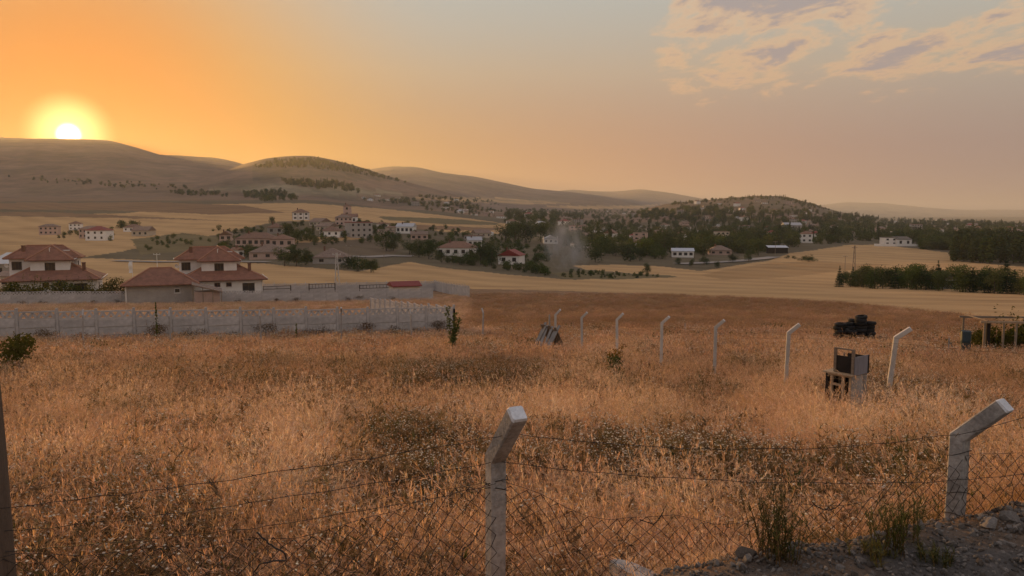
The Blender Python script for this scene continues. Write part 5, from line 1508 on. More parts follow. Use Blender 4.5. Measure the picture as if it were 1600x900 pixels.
# garden bushes of the left villa
for k, (px_, Y, s) in enumerate([(8, 117.2, 3.6), (30, 117.6, 3.5), (52, 118.3, 4.2), (96, 118.8, 4.0), (122, 119.5, 3.4), (142, 119.8, 4.0), (182, 122, 4.2)]):
    K_BUSH[k % 3].big(on(px_, Y), s, ['olive garden bush at the left edge before the left villa', 'olive garden bush second from the left before the left villa', 'tallest garden bush before the left villa, third from left', 'rounded garden bush before the middle of the left villa', 'small garden bush under the wide window of the left villa', 'garden bush at the right corner of the left villa', 'bush in the gap between left villa and bungalow'][k], 'bush', k * 1.3, 'garden bushes of the left villa')

def simple_house(px, py, wpx, Y, hw, label, wall=None, roof=None, kind='hip', rz=0.0, depth=None, storeys=1, wins=3, rise=None, nm='village_house', cat='house', group='houses of the valley', veranda=False, chim=True, hit_z=True):
    """house whose front is wpx wide and stands at pixel px, py, Y metres ahead"""
    wall = wall or m_white; roof = roof or m_brownroof
    W_ = wpx / FPX * Y; D_ = depth or W_ * .7; H = hw
    u, s = ray(px, py); x, y = u * Y, Y
    p = Vector((x, y, G(x, y) - .1))
    t = thing(nm, label, cat, p, rz, group)
    x0, x1 = -W_ / 2, W_ / 2
    walls(t, x0, x1, 0, D_, -1.5, H, wall)
    o = .35
    rs = rise or D_ * .26
    if kind == 'flat':
        b = MB(); b.box(x0 - .15, x1 + .15, -.15, D_ + .15, H + .002, H + .3); rf = b.build('roof', roof, t)
    elif kind == 'shed':
        b = MB(); b.add([(x0 - o, -o, H + .02), (x1 + o, -o, H + .02), (x1 + o, D_ + o, H + rs), (x0 - o, D_ + o, H + rs), (x0 - o, -o, H - .1), (x1 + o, -o, H - .1), (x1 + o, D_ + o, H + rs - .12), (x0 - o, D_ + o, H + rs - .12)], [(0, 1, 2, 3), (7, 6, 5, 4), (0, 4, 5, 1), (1, 5, 6, 2), (2, 6, 7, 3), (3, 7, 4, 0)]); rf = b.build('roof', roof, t)
    else:
        rf = hip(x0 - o, x1 + o, -o, D_ + o, H + .12, rs, gable=(kind == 'gable')).build('roof', roof, t)
        if kind == 'gable' and W_ >= D_:
            for x in (x0, x1 - .02):
                b = MB(); b.add([(x, 0, H), (x, D_, H), (x, D_ / 2, H + rs), (x + .02, 0, H), (x + .02, D_, H), (x + .02, D_ / 2, H + rs)], [(0, 1, 2), (5, 4, 3), (0, 3, 4, 1), (1, 4, 5, 2), (2, 5, 3, 0)]); b.build('gable', wall, t)
    if wins:
        sh = H / storeys
        for st in range(storeys):
            for k in range(wins):
                xc = x0 + W_ * (k + .5) / wins; ww = min(.75, W_ / wins * .3)
                window(t, xc - ww, xc + ww, st * sh + sh * .36, st * sh + sh * .8, 0, sill=False, mull=1)
    if chim and kind in ('hip', 'gable'): chimney(rf, x0 + W_ * .3, D_ * .4, H + rs * .3, H + rs + .7, .6)
    if veranda:
        for k in range(4):
            b = MB(); xx = x0 + W_ * k / 3; b.tube([(xx, -.3, 0), (xx, -.3, H)], .09, 6); b.build('column', m_frame, t)
    return t
# the buildings that can be told apart
m_bluesheet = mat('pale_blue_sheet', (0.46, 0.50, 0.58), .45, .08, 1, metal=.2, streak=(6, .4, .4))
simple_house(636, 457, 42, 150, 1.9, 'small shed with a dark red sheet roof behind the second wall', m_cream, m_redsheet, 'gable', TH, 4.0, 1, 0, .75, 'red_shed', 'shed', None, chim=False)
simple_house(30, 385, 92, 190, 4.6, 'long grey metal roofed building behind the left villa', m_greywall, m_sheet, 'shed', R(12), 12, 1, 3, 2.2, 'metal_roof_barn', 'barn', None, chim=False)
simple_house(6, 400, 30, 170, 2.8, 'low pale roofed shed at the left edge behind the villa', m_cream, m_oldroof, 'shed', R(12), 5, 1, 1, .8, 'low_shed', 'shed', None, chim=False)
simple_house(470, 345, 25, 520, 5.0, 'lone white house with dark hip roof on the slope', m_white, m_brownroof, 'hip', R(12), 9, 2, 3, 2.2, veranda=True)
simple_house(545, 346, 24, 520, 4.5, 'white house below the square tower', m_white, m_brownroof, 'gable', R(5), 8, 1, 3)
simple_house(542, 330, 11, 560, 11, 'pale square tower house on the slope', m_pink, m_brownroof, 'hip', R(5), 6, 3, 1, 1.6, 'tower_house')
simple_house(632, 354, 27, 480, 4.2, 'white house with grey gable roof on the slope by the tower', m_white, m_sheet, 'gable', R(-8), 8, 1, 4)
simple_house(610, 353, 16, 482, 3.4, 'low pale annex left of the white grey roofed house', m_cream, m_brownroof, 'shed', R(-8), 6, 1, 1, .7, chim=False)
simple_house(430, 352, 24, 420, 3.4, 'dark roofed farm building on the slope left of the lone white house', m_greywall, m_brownroof, 'hip', R(10), 9, 1, 2)
simple_house(352, 364, 18, 380, 3.0, 'small pink house at the left of the red roofed row', m_pink, m_brownroof, 'gable', R(12), 7, 1, 2)
simple_house(400, 372, 62, 350, 3.6, 'long pink house with red hip roof, centre of the row', m_pink, m_brownroof, 'hip', R(10), 10, 1, 7, 2.6)
simple_house(440, 374, 34, 345, 3.6, 'pink house with brown roof at the right of the row', m_pink, m_brownroof, 'hip', R(10), 9, 1, 3, 2.0)
simple_house(376, 384, 12, 300, 3.0, 'tiny white gabled hut before the red roofed row', m_white, m_brownroof, 'gable', R(60), 4, 1, 1)
simple_house(418, 392, 56, 290, 2.6, 'wide old house with a broad faded tile roof below the row', m_pink, m_oldroof, 'hip', R(8), 12, 1, 3, 3.0)
simple_house(516, 412, 54, 268, 2.2, 'house under a brown pyramid roof among bushes', m_greywall, m_oldroof, 'hip', R(6), 11, 1, 2, 3.0)
simple_house(712, 398, 60, 335, 3.6, 'long white walled house with brown tiled roof behind dark trees', m_white, m_brownroof, 'hip', R(-6), 11, 1, 5, 2.6)
simple_house(795, 412, 34, 300, 3.4, 'white building with dark red roof beside the smoke', m_white, m_redsheet, 'gable', R(-14), 9, 1, 2, 2.2)
simple_house(742, 380, 22, 420, 3.2, 'white cottage behind the dark trees, grey roof', m_white, m_sheet, 'gable', R(10), 7, 1, 3)
simple_house(655, 376, 26, 430, 3.0, 'low brown walled house beside a field hedge', m_pink, m_oldroof, 'gable', R(5), 7, 1, 3)
simple_house(900, 352, 18, 620, 8.0, 'three storey pinkish block behind the smoke', m_pink, m_redsheet, 'flat', R(5), 8, 3, 3)
simple_house(1000, 377, 22, 520, 7.5, 'flat roofed unfinished house of brown storeys in the village', m_pink, m_oldroof, 'flat', R(-12), 9, 3, 2)
simple_house(963, 366, 20, 540, 6.2, 'white gabled house with a dark roof in the village middle', m_white, m_brownroof, 'gable', R(70), 8, 2, 2, 2.6)
simple_house(1067, 404, 33, 372, 3.0, 'white prefab house with a pale blue sheet roof', m_white, m_bluesheet, 'gable', R(-8), 7, 1, 4, 1.3, chim=False)
simple_house(1130, 367, 20, 560, 8.0, 'tall pale apartment block above the village trees', m_cream, m_oldroof, 'flat', R(0), 9, 3, 3)
simple_house(1126, 400, 34, 400, 2.4, 'low brick house with faded hip roof near the prefab', m_pink, m_oldroof, 'hip', R(-5), 9, 1, 3)
simple_house(1216, 396, 29, 420, 3.2, 'open shed with a bright sheet roof at the stubble edge', m_wooddark, m_bluesheet, 'shed', R(-6), 6, 1, 0, .9, 'open_shed', 'shed', None, chim=False)
simple_house(1261, 372, 17, 560, 6.4, 'white villa half hidden in dark trees above the stubble', m_white, m_brownroof, 'hip', R(-10), 8, 2, 2)
simple_house(1240, 348, 26, 900, 6, 'long pale roofed hall below the wooded hill', m_greywall, m_sheet, 'gable', R(-4), 16, 1, 3, 3.0, chim=False)
simple_house(1392, 381, 20, 530, 5.4, 'modern white villa with dark glazing, left block', m_white, m_frame, 'flat', R(-6), 9, 2, 2)
simple_house(1413, 383, 22, 526, 4.4, 'modern white villa, right block with slanting roof', m_white, m_frame, 'shed', R(-6), 9, 1, 2, 1.8, chim=False)
simple_house(1478, 444, 30, 188, 2.6, 'small white walled house hidden among the dark conifers', m_white, m_oldroof, 'hip', R(-15), 6, 1, 2, 1.6)
simple_house(1533, 356, 12, 900, 6, 'white house front far behind the dark wood', m_white, m_brownroof, 'hip', R(0), 9, 2, 2)
b = MB(); p = on(1420, 515); b.box(-22, 16, 0, .25, -1, 1.5); o = b.build('white_garden_wall', m_white); o.location = p; o.rotation_euler = (0, 0, R(-6)); tag(o, 'long low white garden wall before the modern villa', 'wall')

# ------------------------------------------------------------------ village trees and houses
placed = []       # (x, y, r) of houses, so that trees keep off
rnd = random.Random(21)
WALLS_V = [m_white, m_cream, m_greywall, m_pink]; ROOFS_V = [m_brownroof, m_oldroof, m_redsheet, m_sheet, m_brownroof, m_oldroof]
# small far houses: one mesh each
def tiny_house_mesh(w, d, h, wall, roof, kind):
    b = MB(); b.box(-w / 2, w / 2, 0, d, -2, h, 0)
    if kind == 'flat': b.box(-w / 2 - .2, w / 2 + .2, -.2, d + .2, h + .002, h + .35, 1)
    else:
        r_ = hip(-w / 2 - .4, w / 2 + .4, -.4, d + .4, h + .12, d * .26, gable=(kind == 'gable')); b.add(r_.v, r_.f, 1)
        if kind == 'gable': b.add([(-w / 2, 0, h), (-w / 2, d, h), (-w / 2, d / 2, h + d * .25)], [(0, 1, 2)], 0); b.add([(w / 2, 0, h), (w / 2, d, h), (w / 2, d / 2, h + d * .25)], [(2, 1, 0)], 0)
    st = max(1, int(h / 2.9)); nw = max(2, int(w / 3))
    for s in range(st):
        for k in range(nw):
            xc = -w / 2 + w * (k + .5) / nw; b.box(xc - .6, xc + .6, -.03, .1, s * 2.9 + 1.0, s * 2.9 + 2.3, 2)
    return b.mesh('village_house', [wall, roof, m_glass])
TINY = []
for i in range(14):
    k = ['hip', 'gable', 'flat', 'hip'][i % 4]
    TINY.append(tiny_house_mesh(rnd.uniform(9, 14), rnd.uniform(7, 10), rnd.choice([2.9, 3.1, 5.8, 3.0, 8.7 if k == 'flat' else 5.6]), WALLS_V[i % 4] if i % 3 else m_white, ROOFS_V[i % 6], k))
ZONES = [  # name, polygon in the photograph, houses
    ('beyond the stubble strips', [(690, 310), (745, 316), (790, 335), (790, 345), (720, 338), (660, 328), (640, 318)], 16),
    ('in the village centre', [(800, 330), (1060, 328), (1080, 360), (1080, 392), (960, 396), (860, 385), (800, 360)], 46),
    ('below the wooded hill', [(1060, 326), (1290, 334), (1330, 345), (1340, 372), (1240, 376), (1090, 366), (1060, 345)], 48),
    ('on the plain at the right', [(1330, 343), (1480, 345), (1600, 356), (1600, 372), (1480, 368), (1340, 366)], 34),
    ('on the wooded hill', [(1080, 318), (1180, 314), (1260, 322), (1280, 334), (1080, 328)], 12),
    ('among the gardens on the slope', [(470, 354), (560, 347), (640, 358), (780, 368), (780, 382), (690, 374), (600, 380), (480, 372)], 12),
    ('behind the left villa', [(70, 368), (120, 356), (215, 358), (220, 372), (150, 380)], 7),
    ('below the middle hill', [(560, 305), (640, 306), (660, 318), (580, 320)], 6),
]
def clear(x, y):
    return not any(abs(x - q[0]) < 7 and -20 < y - q[1] < 11 for q in placed)
for q in list(COL.objects):
    if q.get('category') == 'house': placed.append((q.location.x, q.location.y, 8))
def inpoly(px, py, poly): return bool(poly_mask(np.array([px]), np.array([py]), poly)[0])
ng = 0
for zn, poly, n in ZONES:
    xs = [q[0] for q in poly]; ys = [q[1] for q in poly]; c = 0; tries = 0
    while c < n and tries < 900:
        tries += 1; px_, py_ = rnd.uniform(min(xs), max(xs)), rnd.uniform(min(ys), max(ys))
        if not inpoly(px_, py_, poly): continue
        p = hit(px_, py_, 150, 3000)
        if any((p.x - q[0]) ** 2 + (p.y - q[1]) ** 2 < 17 ** 2 for q in placed): continue
        k = rnd.randrange(14); o = link('village_house', TINY[k]); o.location = p; o.rotation_euler = (0, 0, rnd.uniform(-.6, .6)); s = rnd.uniform(.65, .98); o.scale = (s, s, s)
        placed.append((p.x, p.y, 8)); c += 1
        me = TINY[k]; wn = {'white_render': 'white', 'cream_render': 'cream', 'grey_render': 'grey', 'pinkish_render': 'pinkish'}[me.materials[0].name]; rn = {'brown_clay_tiles': 'brown tiled', 'old_faded_tiles': 'faded tiled', 'red_sheet_roof': 'dark red', 'grey_sheet_roof': 'grey metal'}[me.materials[1].name]
        tag(o, 'small %s house with %s roof %s' % (wn, rn, zn), 'house', 'small houses ' + zn)

def nth(n): return '%d%s' % (n, 'th' if 10 <= n % 100 <= 20 else {1: 'st', 2: 'nd', 3: 'rd'}.get(n % 10, 'th'))
# trees: rows given by where they stand in the photograph (x, base y, height in pixels)
def tree_at(px, py, hpx, label, kinds, cat='tree', group=None, Y=None, big=True, sz=None, nm=None):
    p = hit(px, py, 120, 3000) if Y is None else on(px, Y); h = min(hpx / FPX * p.y, 12.5)
    k = rnd.choice(kinds); f = k.big if big else k.small
    return f(p, h, label, cat, rnd.uniform(0, 6.28), group, sz or 1.0, nm)
# the belt of conifers and broadleaf trees at the right
belt = []
for k in range(52):
    px_ = 1312 + 300 * (k + rnd.uniform(-.4, .4)) / 51; f = (px_ - 1310) / 290
    Yb = 205 - 40 * f + rnd.uniform(-9, 9); belt.append((px_, Yb))
belt.sort(key=lambda q: -q[1])
rank = {q: n_ for n_, q in enumerate(sorted(belt))}
for i, (px_, Yb) in enumerate(belt):
    fir = rnd.random() < (.16 if px_ < 1400 else .27)
    h = rnd.uniform(4.8, 7.2) if fir else rnd.uniform(3.8, 6.0)
    if px_ < 1345: h *= .8
    zone = 'left end' if px_ < 1390 else 'middle' if px_ < 1500 else 'right end'
    depth_ = 'back' if i < 26 else 'front'
    if fir: K_FIR[i % 3].big(on(px_, Yb), h, 'dark pointed conifer in the right hand tree belt, %s tree from its left end' % nth(rank[(px_, Yb)] + 1), 'tree', rnd.uniform(0, 6), 'conifers of the tree belt at the right')
    else: (K_BROAD[:2] + K_BROAD_MID * 2)[i % 6].big(on(px_, Yb), h, 'round green tree in the right hand tree belt, %s tree from its left end' % nth(rank[(px_, Yb)] + 1), 'tree', rnd.uniform(0, 6), 'round trees of the tree belt at the right')
tree_at(1010, 428, 17, 'lone round dark tree at the edge of the small stubble field', K_BROAD)
for i, (px_, py_, s) in enumerate([(1230, 404, 6), (1241, 405, 6), (1254, 408, 9), (1264, 409, 12), (1270, 409, 9)]):
    tree_at(px_, py_, s, ['first small shrub in the row on the stubble edge', 'second small shrub in the row on the stubble edge', 'third shrub in the row on the stubble edge', 'tallest shrub in the row on the stubble edge', 'last shrub in the row on the stubble edge'][i], K_DARKBUSH, 'shrub', 'shrubs on the stubble edge', nm='field_shrub')
# dark tree groups that read singly
named = [(445, 416, 34, 'broad dark tree left of the pyramid roofed house'), (463, 416, 30, 'dark tree beside the pyramid roofed house'), (478, 414, 26, 'dark tree close to the pyramid roof on its left'), (560, 424, 24, 'wide bush right of the pyramid roofed house'), (580, 426, 22, 'dark bush at the end of the hedge by the stubble'), (545, 420, 22, 'bush directly right of the pyramid roof'),
         (655, 402, 30, 'dark tree left of the long white walled house'), (670, 405, 32, 'taller tree before the long white walled house, left'), (640, 398, 26, 'leftmost tree of the group by the long white house'), (690, 411, 20, 'low tree before the long white walled house'), (720, 414, 22, 'bush before the long white walled house, centre'), (752, 414, 36, 'tall dark tree right of the long white house'), (768, 416, 34, 'dark tree next to the red roofed building'), (735, 412, 24, 'bush at the right of the long white house front'),
         (790, 378, 36, 'big dark tree left of the smoke, first'), (805, 380, 40, 'big dark tree left of the smoke, tallest'), (820, 380, 34, 'big dark tree left of the smoke, third'), (845, 378, 30, 'wide dark tree just left of the smoke'), (860, 376, 26, 'dark tree touching the smoke'), (796, 345, 34, 'tall dense tree at the left end of the village'), (812, 346, 36, 'second tall dense tree at the left end of the village'), (604, 392, 34, 'tall narrow tree beside the dark field'), (615, 392, 22, 'low tree right of the dark field'),
         (425, 352, 14, 'small tree by the dark roofed farm building'), (452, 378, 30, 'big round tree right of the red roofed row'), (465, 382, 22, 'tree right of the red roofed row'), (385, 402, 20, 'bush below the tiny white hut'), (400, 404, 18, 'low bush right of the tiny white hut'),
         (960, 400, 24, 'dark rounded tree before the village middle'), (975, 402, 26, 'second dark rounded tree before the village middle'), (1000, 408, 22, 'low dark tree before the village middle'), (930, 410, 28, 'dark tree right of the smoke'), (945, 398, 26, 'dark tree above the scrub patch'), (1020, 400, 36, 'tall dark tree left of the prefab house'), (1038, 396, 40, 'tallest dark tree left of the prefab house'), (1100, 390, 30, 'dark tree right of the prefab house'), (1120, 392, 30, 'dark tree above the low brick house'), (1150, 390, 34, 'dense dark tree above the road, first'), (1170, 392, 34, 'dense dark tree above the road, second'), (1185, 400, 26, 'dark tree left of the open shed'), (1170, 408, 18, 'hedge tree by the road bend'), (1145, 410, 16, 'low hedge tree along the road'), (1100, 414, 16, 'bush below the prefab house'), (1060, 414, 12, 'hedge bush before the prefab house'), (1080, 416, 12, 'right hedge bush before the prefab house'), (1120, 420, 12, 'lone bush by the grey track')]
for px_, py_, hp, lb in named: tree_at(px_, py_, hp, lb, K_BROAD if hp > 24 else K_BROAD + K_DARKBUSH, 'tree', 'single trees round the village', nm='broadleaf_tree')
# village trees: the 300 largest singly, the rest as one wooded mass
TZONES = [  # polygon, how many, height range in metres, poplar share, phrase
    ([(780, 345), (900, 340), (1080, 345), (1090, 402), (1000, 410), (930, 405), (860, 380), (790, 372)], 150, (5, 10), .1, 'in the village centre'),
    ([(1075, 345), (1240, 350), (1330, 360), (1335, 382), (1245, 385), (1200, 396), (1090, 402)], 150, (6, 11), .15, 'below the wooded hill'),
    ([(1330, 355), (1480, 355), (1600, 365), (1600, 378), (1490, 388), (1440, 382), (1340, 378)], 110, (6, 10), .1, 'on the plain at the right'),
    ([(620, 318), (740, 318), (790, 342), (720, 336), (650, 326)], 50, (4, 8), .1, 'left of the village by the stubble strips'),
    ([(470, 366), (560, 352), (640, 358), (600, 372), (540, 380), (480, 384)], 30, (2.5, 5), .1, 'among the gardens on the slope'),
]
cand = []
for poly, n, hr, ps, ph in TZONES:
    xs = [q[0] for q in poly]; ys = [q[1] for q in poly]; c = 0; tr = 0
    while c < n and tr < 4000:
        tr += 1; px_, py_ = rnd.uniform(min(xs), max(xs)), rnd.uniform(min(ys), max(ys))
        if not inpoly(px_, py_, poly): continue
        u, s = ray(px_, py_); p = None; cand.append((px_, py_, rnd.uniform(*hr), rnd.random() < ps, ph)); c += 1
def hits(pxs, pys, y0=150, y1=4000, n=500):
    pxs = np.array(pxs); pys = np.array(pys); b = (450 - pys) / FPX; den = CP + b * SP; u = (pxs - 800) / FPX / den; s = (-SP + b * CP) / den
    Y = np.geomspace(y0, y1, n)[None, :]; g = ground(u[:, None] * Y, np.broadcast_to(Y, (len(u), n))) - (EYE + s[:, None] * Y); k = np.argmax(g > 0, 1); k = np.where((g > 0).any(1), k, n - 1)
    Yh = Y[0, k]; return u * Yh, Yh
X_, Y_ = hits([c[0] for c in cand], [c[1] for c in cand]); Z_ = ground(X_, Y_)
order = np.argsort([-cand[i][2] / Y_[i] for i in range(len(cand))])
single = 0; SP_, SR_, SS_, SI_ = [], [], [], []
for i in order:
    px_, py_, h, pop, ph = cand[i]
    if not clear(X_[i], Y_[i]): continue
    if single < 290:
        single += 1; k = (K_POP_S if pop else K_TREE_S)[int(i) % (3 if pop else 5)]
        size = 'tall' if h > 8 else 'middling' if h > 6 else 'low'
        k.small((X_[i], Y_[i], Z_[i]), h * (1.35 if pop else 1), ('%s slim poplar %s' if pop else '%s dark leafy tree %s') % (size, ph), 'tree', rnd.uniform(0, 6), ('poplars ' if pop else 'trees ') + ph)
    else:
        SP_.append((X_[i], Y_[i], Z_[i])); SS_.append((h,) * 3); SI_.append(5 + int(i) % 3 if pop else int(i) % 5)
# the wooded mass beyond: far village, hedges on the slopes, pines on the hill tops, the poplar wood
MASS = bpy.data.collections.new('far_tree_shapes')
for i, k in enumerate(K_TREE_S + K_POP_S + K_FIR): MASS.objects.link(bpy.data.objects.new('far_tree_%02d' % i, k.j))
def mass(poly, n, hr, idx, seed, y0=150, y1=6000, edge=0):
    r = np.random.default_rng(seed); xs = [q[0] for q in poly]; ys = [q[1] for q in poly]; px_ = r.uniform(min(xs), max(xs), n * 6); py_ = r.uniform(min(ys), max(ys), n * 6)
    m_ = poly_mask(px_, py_, poly); px_, py_ = px_[m_][:n], py_[m_][:n]
    x, y = hits(px_, py_, y0, y1, 500)
    for a, b_ in zip(x, y):
        if clear(a, b_): SP_.append((a, b_, 0)); SS_.append((r.uniform(*hr),) * 3); SI_.append(int(r.choice(idx)))
T5, P3, F3 = [0, 1, 2, 3, 4], [5, 6, 7], [8, 9, 10]
mass([(800, 345), (1060, 345), (1080, 362), (1080, 398), (960, 398), (930, 392), (860, 372), (800, 360)], 300, (4, 8), T5, 31)
mass([(1060, 345), (1240, 350), (1330, 360), (1335, 380), (1245, 384), (1200, 394), (1090, 400), (1070, 380)], 400, (4.5, 9), T5 + T5 + P3, 32)
mass([(1330, 352), (1600, 362), (1600, 374), (1490, 386), (1440, 380), (1340, 377)], 300, (5, 9), T5 + T5 + P3, 33)
mass([(660, 400), (700, 412), (770, 420), (860, 432), (850, 424), (770, 408), (690, 400)], 60, (2, 4), T5, 34)
mass([(430, 408), (500, 414), (560, 420), (600, 424), (560, 412), (480, 404)], 40, (1.8, 3.2), T5, 35)
mass([(210, 378), (280, 368), (340, 374), (300, 388), (230, 396)], 26, (1.5, 3.0), T5, 36)
mass([(340, 384), (450, 384), (480, 400), (420, 405), (350, 400)], 50, (2, 4), T5, 37)
mass([(440, 352), (560, 345), (640, 352), (790, 368), (800, 380), (690, 372), (600, 384), (480, 384), (440, 372)], 150, (1.8, 4.5), T5, 41)
mass([(640, 372), (800, 380), (860, 395), (850, 424), (760, 412), (690, 404), (640, 396)], 110, (2, 5), T5, 42)
mass([(330, 356), (470, 350), (470, 384), (400, 402), (340, 392)], 60, (1.8, 4), T5, 43)
mass([(870, 427), (915, 423), (985, 428.5), (1050, 433), (960, 436), (880, 434)], 60, (0.7, 1.7), T5, 38)
mass([(790, 328), (1060, 330), (1075, 345), (900, 342), (790, 345)], 380, (5, 10), T5, 1)
mass([(1060, 326), (1280, 334), (1340, 344), (1600, 352), (1600, 368), (1480, 358), (1330, 360), (1240, 352), (1075, 347)], 620, (6, 11), T5 + T5 + P3, 2)
mass([(1290, 336), (1420, 342), (1600, 352), (1500, 352), (1330, 346)], 160, (6, 12), T5 + P3, 3)
mass([(560, 312), (640, 312), (740, 322), (790, 332), (700, 326), (600, 318)], 120, (4, 8), T5, 4)
mass([(640, 306), (760, 312), (800, 322), (700, 318)], 50, (4, 8), T5, 14)
mass([(380, 301), (440, 300), (470, 312), (420, 316), (385, 312)], 90, (5, 9), T5, 5)
mass([(260, 298), (340, 303), (360, 308), (270, 305)], 40, (4, 8), T5, 15)
mass([(440, 283), (520, 286), (565, 296), (560, 302), (500, 297), (445, 289)], 130, (6, 10), P3 + T5, 6)
mass([(0, 276), (120, 281), (240, 288), (330, 297), (200, 296), (60, 286)], 60, (3, 7), T5, 7)
mass([(395, 262), (430, 251), (490, 248.5), (540, 257), (600, 276), (645, 288), (560, 272), (480, 262)], 420, (5, 9), F3 + T5, 8, 1300, 2600)
mass([(1045, 319), (1100, 314), (1150, 309), (1190, 306), (1225, 307), (1262, 317), (1300, 330), (1270, 326), (1220, 312), (1150, 313), (1050, 321)], 170, (4, 7), F3 + T5, 9, 900, 2000)
mass([(1080, 316), (1260, 318), (1290, 332), (1080, 330)], 70, (3.5, 6), T5, 10, 900, 2000)
mass([(90, 360), (130, 358), (220, 362), (215, 372), (160, 378), (80, 372)], 40, (1.8, 3.6), T5, 11)
mass([(540, 350), (580, 350), (640, 358), (590, 362)], 40, (2.5, 5), T5, 12)
mass([(170, 352), (215, 354), (215, 362), (180, 360)], 14, (3, 6), T5, 13)
SP_ = np.array(SP_); SP_[:, 2] = ground(SP_[:, 0], SP_[:, 1]) - .2
r_ = np.random.default_rng(2)
scatter('distant_woodland', SP_, np.stack([np.zeros(len(SP_)), np.zeros(len(SP_)), r_.uniform(0, 6.28, len(SP_))], -1), np.array(SS_), SI_, r_.random(len(SP_)), MASS, 'far dark trees massed through the village and over the hill tops', 'woodland')
# the dark poplar wood at the right edge
n = 520; px_ = r_.uniform(1490, 1760, n); yy = r_.uniform(0, 1, n); Yw_ = 330 + 190 * yy + (1600 - px_) * .25
u_ = (px_ - 800) / FPX; x = u_ * Yw_
scatter('poplar_wood', np.stack([x, Yw_, ground(x, Yw_) - .2], -1), np.stack([np.zeros(n), np.zeros(n), r_.uniform(0, 6.28, n)], -1), np.stack([r_.uniform(14, 18, n), r_.uniform(14, 18, n), r_.uniform(9.5, 12, n)], -1), r_.integers(5, 8, n), r_.random(n), MASS, 'dense dark poplar wood at the right edge', 'woodland')
n = 90; px_ = r_.uniform(1440, 1500, n); Yw_ = r_.uniform(470, 540, n); x = (px_ - 800) / FPX * Yw_
scatter('low_wood', np.stack([x, Yw_, ground(x, Yw_) - .2], -1), np.stack([np.zeros(n), np.zeros(n), r_.uniform(0, 6.28, n)], -1), np.repeat(r_.uniform(5, 8, n)[:, None], 3, 1), r_.integers(0, 5, n), r_.random(n), MASS, 'lower green wood between the modern villa and the poplar wood', 'woodland')

# ------------------------------------------------------------------ tracks, poles, gates, a car
def strip(name, pts, w, m, up=.12):
    P = []
    for px_, py_ in pts:
        q = hit(px_, py_, 100, 3000); P.append(q)
    Q = []
    for a, b_ in zip(P[:-1], P[1:]):
        for k in range(12): Q.append(a.lerp(b_, k / 12))
    Q.append(P[-1]); vs = []; fs = []
    for i, q in enumerate(Q):
        d = (Q[min(i + 1, len(Q) - 1)] - Q[max(i - 1, 0)]); d.z = 0; d.normalize(); nn = Vector((-d.y, d.x, 0)) * w / 2
        for s in (-1, 1): e = q + nn * s; vs.append((e.x, e.y, G(e.x, e.y) + up))
    fs = [(2 * i, 2 * i + 1, 2 * i + 3, 2 * i + 2) for i in range(len(Q) - 1)]
    b = MB(); b.add(vs, fs); o = b.build(name, m, recalc=True); tag(o, kind='structure'); return o
m_track = mat('grey_track', (0.30, 0.265, 0.24), .95, .15, .1, coord='Object')
strip('track', [(545, 401), (575, 402), (610, 400), (645, 401)], 6, m_track, .25)
strip('track', [(1060, 413), (1110, 411), (1160, 408), (1210, 402)], 7, m_track, .3)
strip('track', [(180, 408), (250, 410), (330, 409), (420, 410)], 5, m_track, .25)
def pole(px, Y, h, label, w=.12, lattice=False, m=None):
    p = on(px, Y); t = thing('utility_pole', label, 'pole', p, group='utility poles in the valley')
    if lattice:
        for s in (-1, 1):
            b = MB(); b.tube([(s * .55, 0, -.3), (s * .12, 0, h)], .10, 5); b.build('upright', m or m_wood, t)
        for k in range(7):
            z0, z1 = h * k / 7, h * (k + 1) / 7; s = 1 if k % 2 else -1; wa, wb = .55 - .43 * k / 7, .55 - .43 * (k + 1) / 7
            b = MB(); b.tube([(s * wa, 0, z0), (-s * wb, 0, z1)], .06, 4); b.build('brace', m or m_wood, t)
    else:
        b = MB(); b.tube([(0, 0, -.3), (0, 0, h)], [w, w * .7], 7); b.build('shaft', m or m_wood, t)
    b = MB(); b.box(-.9, .9, -.06, .06, h * .94, h * .94 + .12); b.build('crossarm', m or m_wood, t)
    for x in (-.8, 0, .8):
        b = MB(); b.tube([(x, 0, h * .94 + .121), (x, 0, h * .94 + .35)], .05, 5); b.build('insulator', m_whitetrim, t)
pole(1335, 240, 10.5, 'tall lattice pylon before the tree belt, in the stubble', lattice=True); pole(1321, 300, 5.0, 'short pole left of the lattice pylon'); pole(526, 168, 8.0, 'twin legged pole behind the farthest panel wall', lattice=True, m=m_conc_far)
pole(600, 300, 7.5, 'slim pole beside the dark field'); pole(245, 210, 6.2, 'slim pale pole behind the bungalow', .09, m=m_whitetrim); pole(1211, 400, 7.0, 'pole beside the open shed'); pole(545, 270, 6.5, 'slim pole right of the pyramid roofed house', .1)
p = on(206, 200); t = thing('banner_flag', 'tall narrow white banner on a pole behind the left villa', 'banner', p)
b = MB(); b.tube([(0, 0, -.2), (0, 0, 4.6)], .05, 6); b.build('flag_pole', m_whitetrim, t)
b = MB(); n = 8
vs = []
for i in range(n + 1):
    z = 1.6 + 2.9 * i / n; off = .08 * math.sin(i); wd = -.95 + .4 * max(0, i / n - .7)
    for yy in (off, off + .015): vs += [(-.05, yy, z), (wd, yy + .1 * math.sin(i * .8), z)]
fs = []
for i in range(n):
    a, c_ = 4 * i, 4 * i + 4; fs += [(a, a + 1, c_ + 1, c_), (a + 2, c_ + 2, c_ + 3, a + 3), (a + 1, a + 3, c_ + 3, c_ + 1)]
b.add(vs, fs); b.build('banner', m_whitetrim, t)
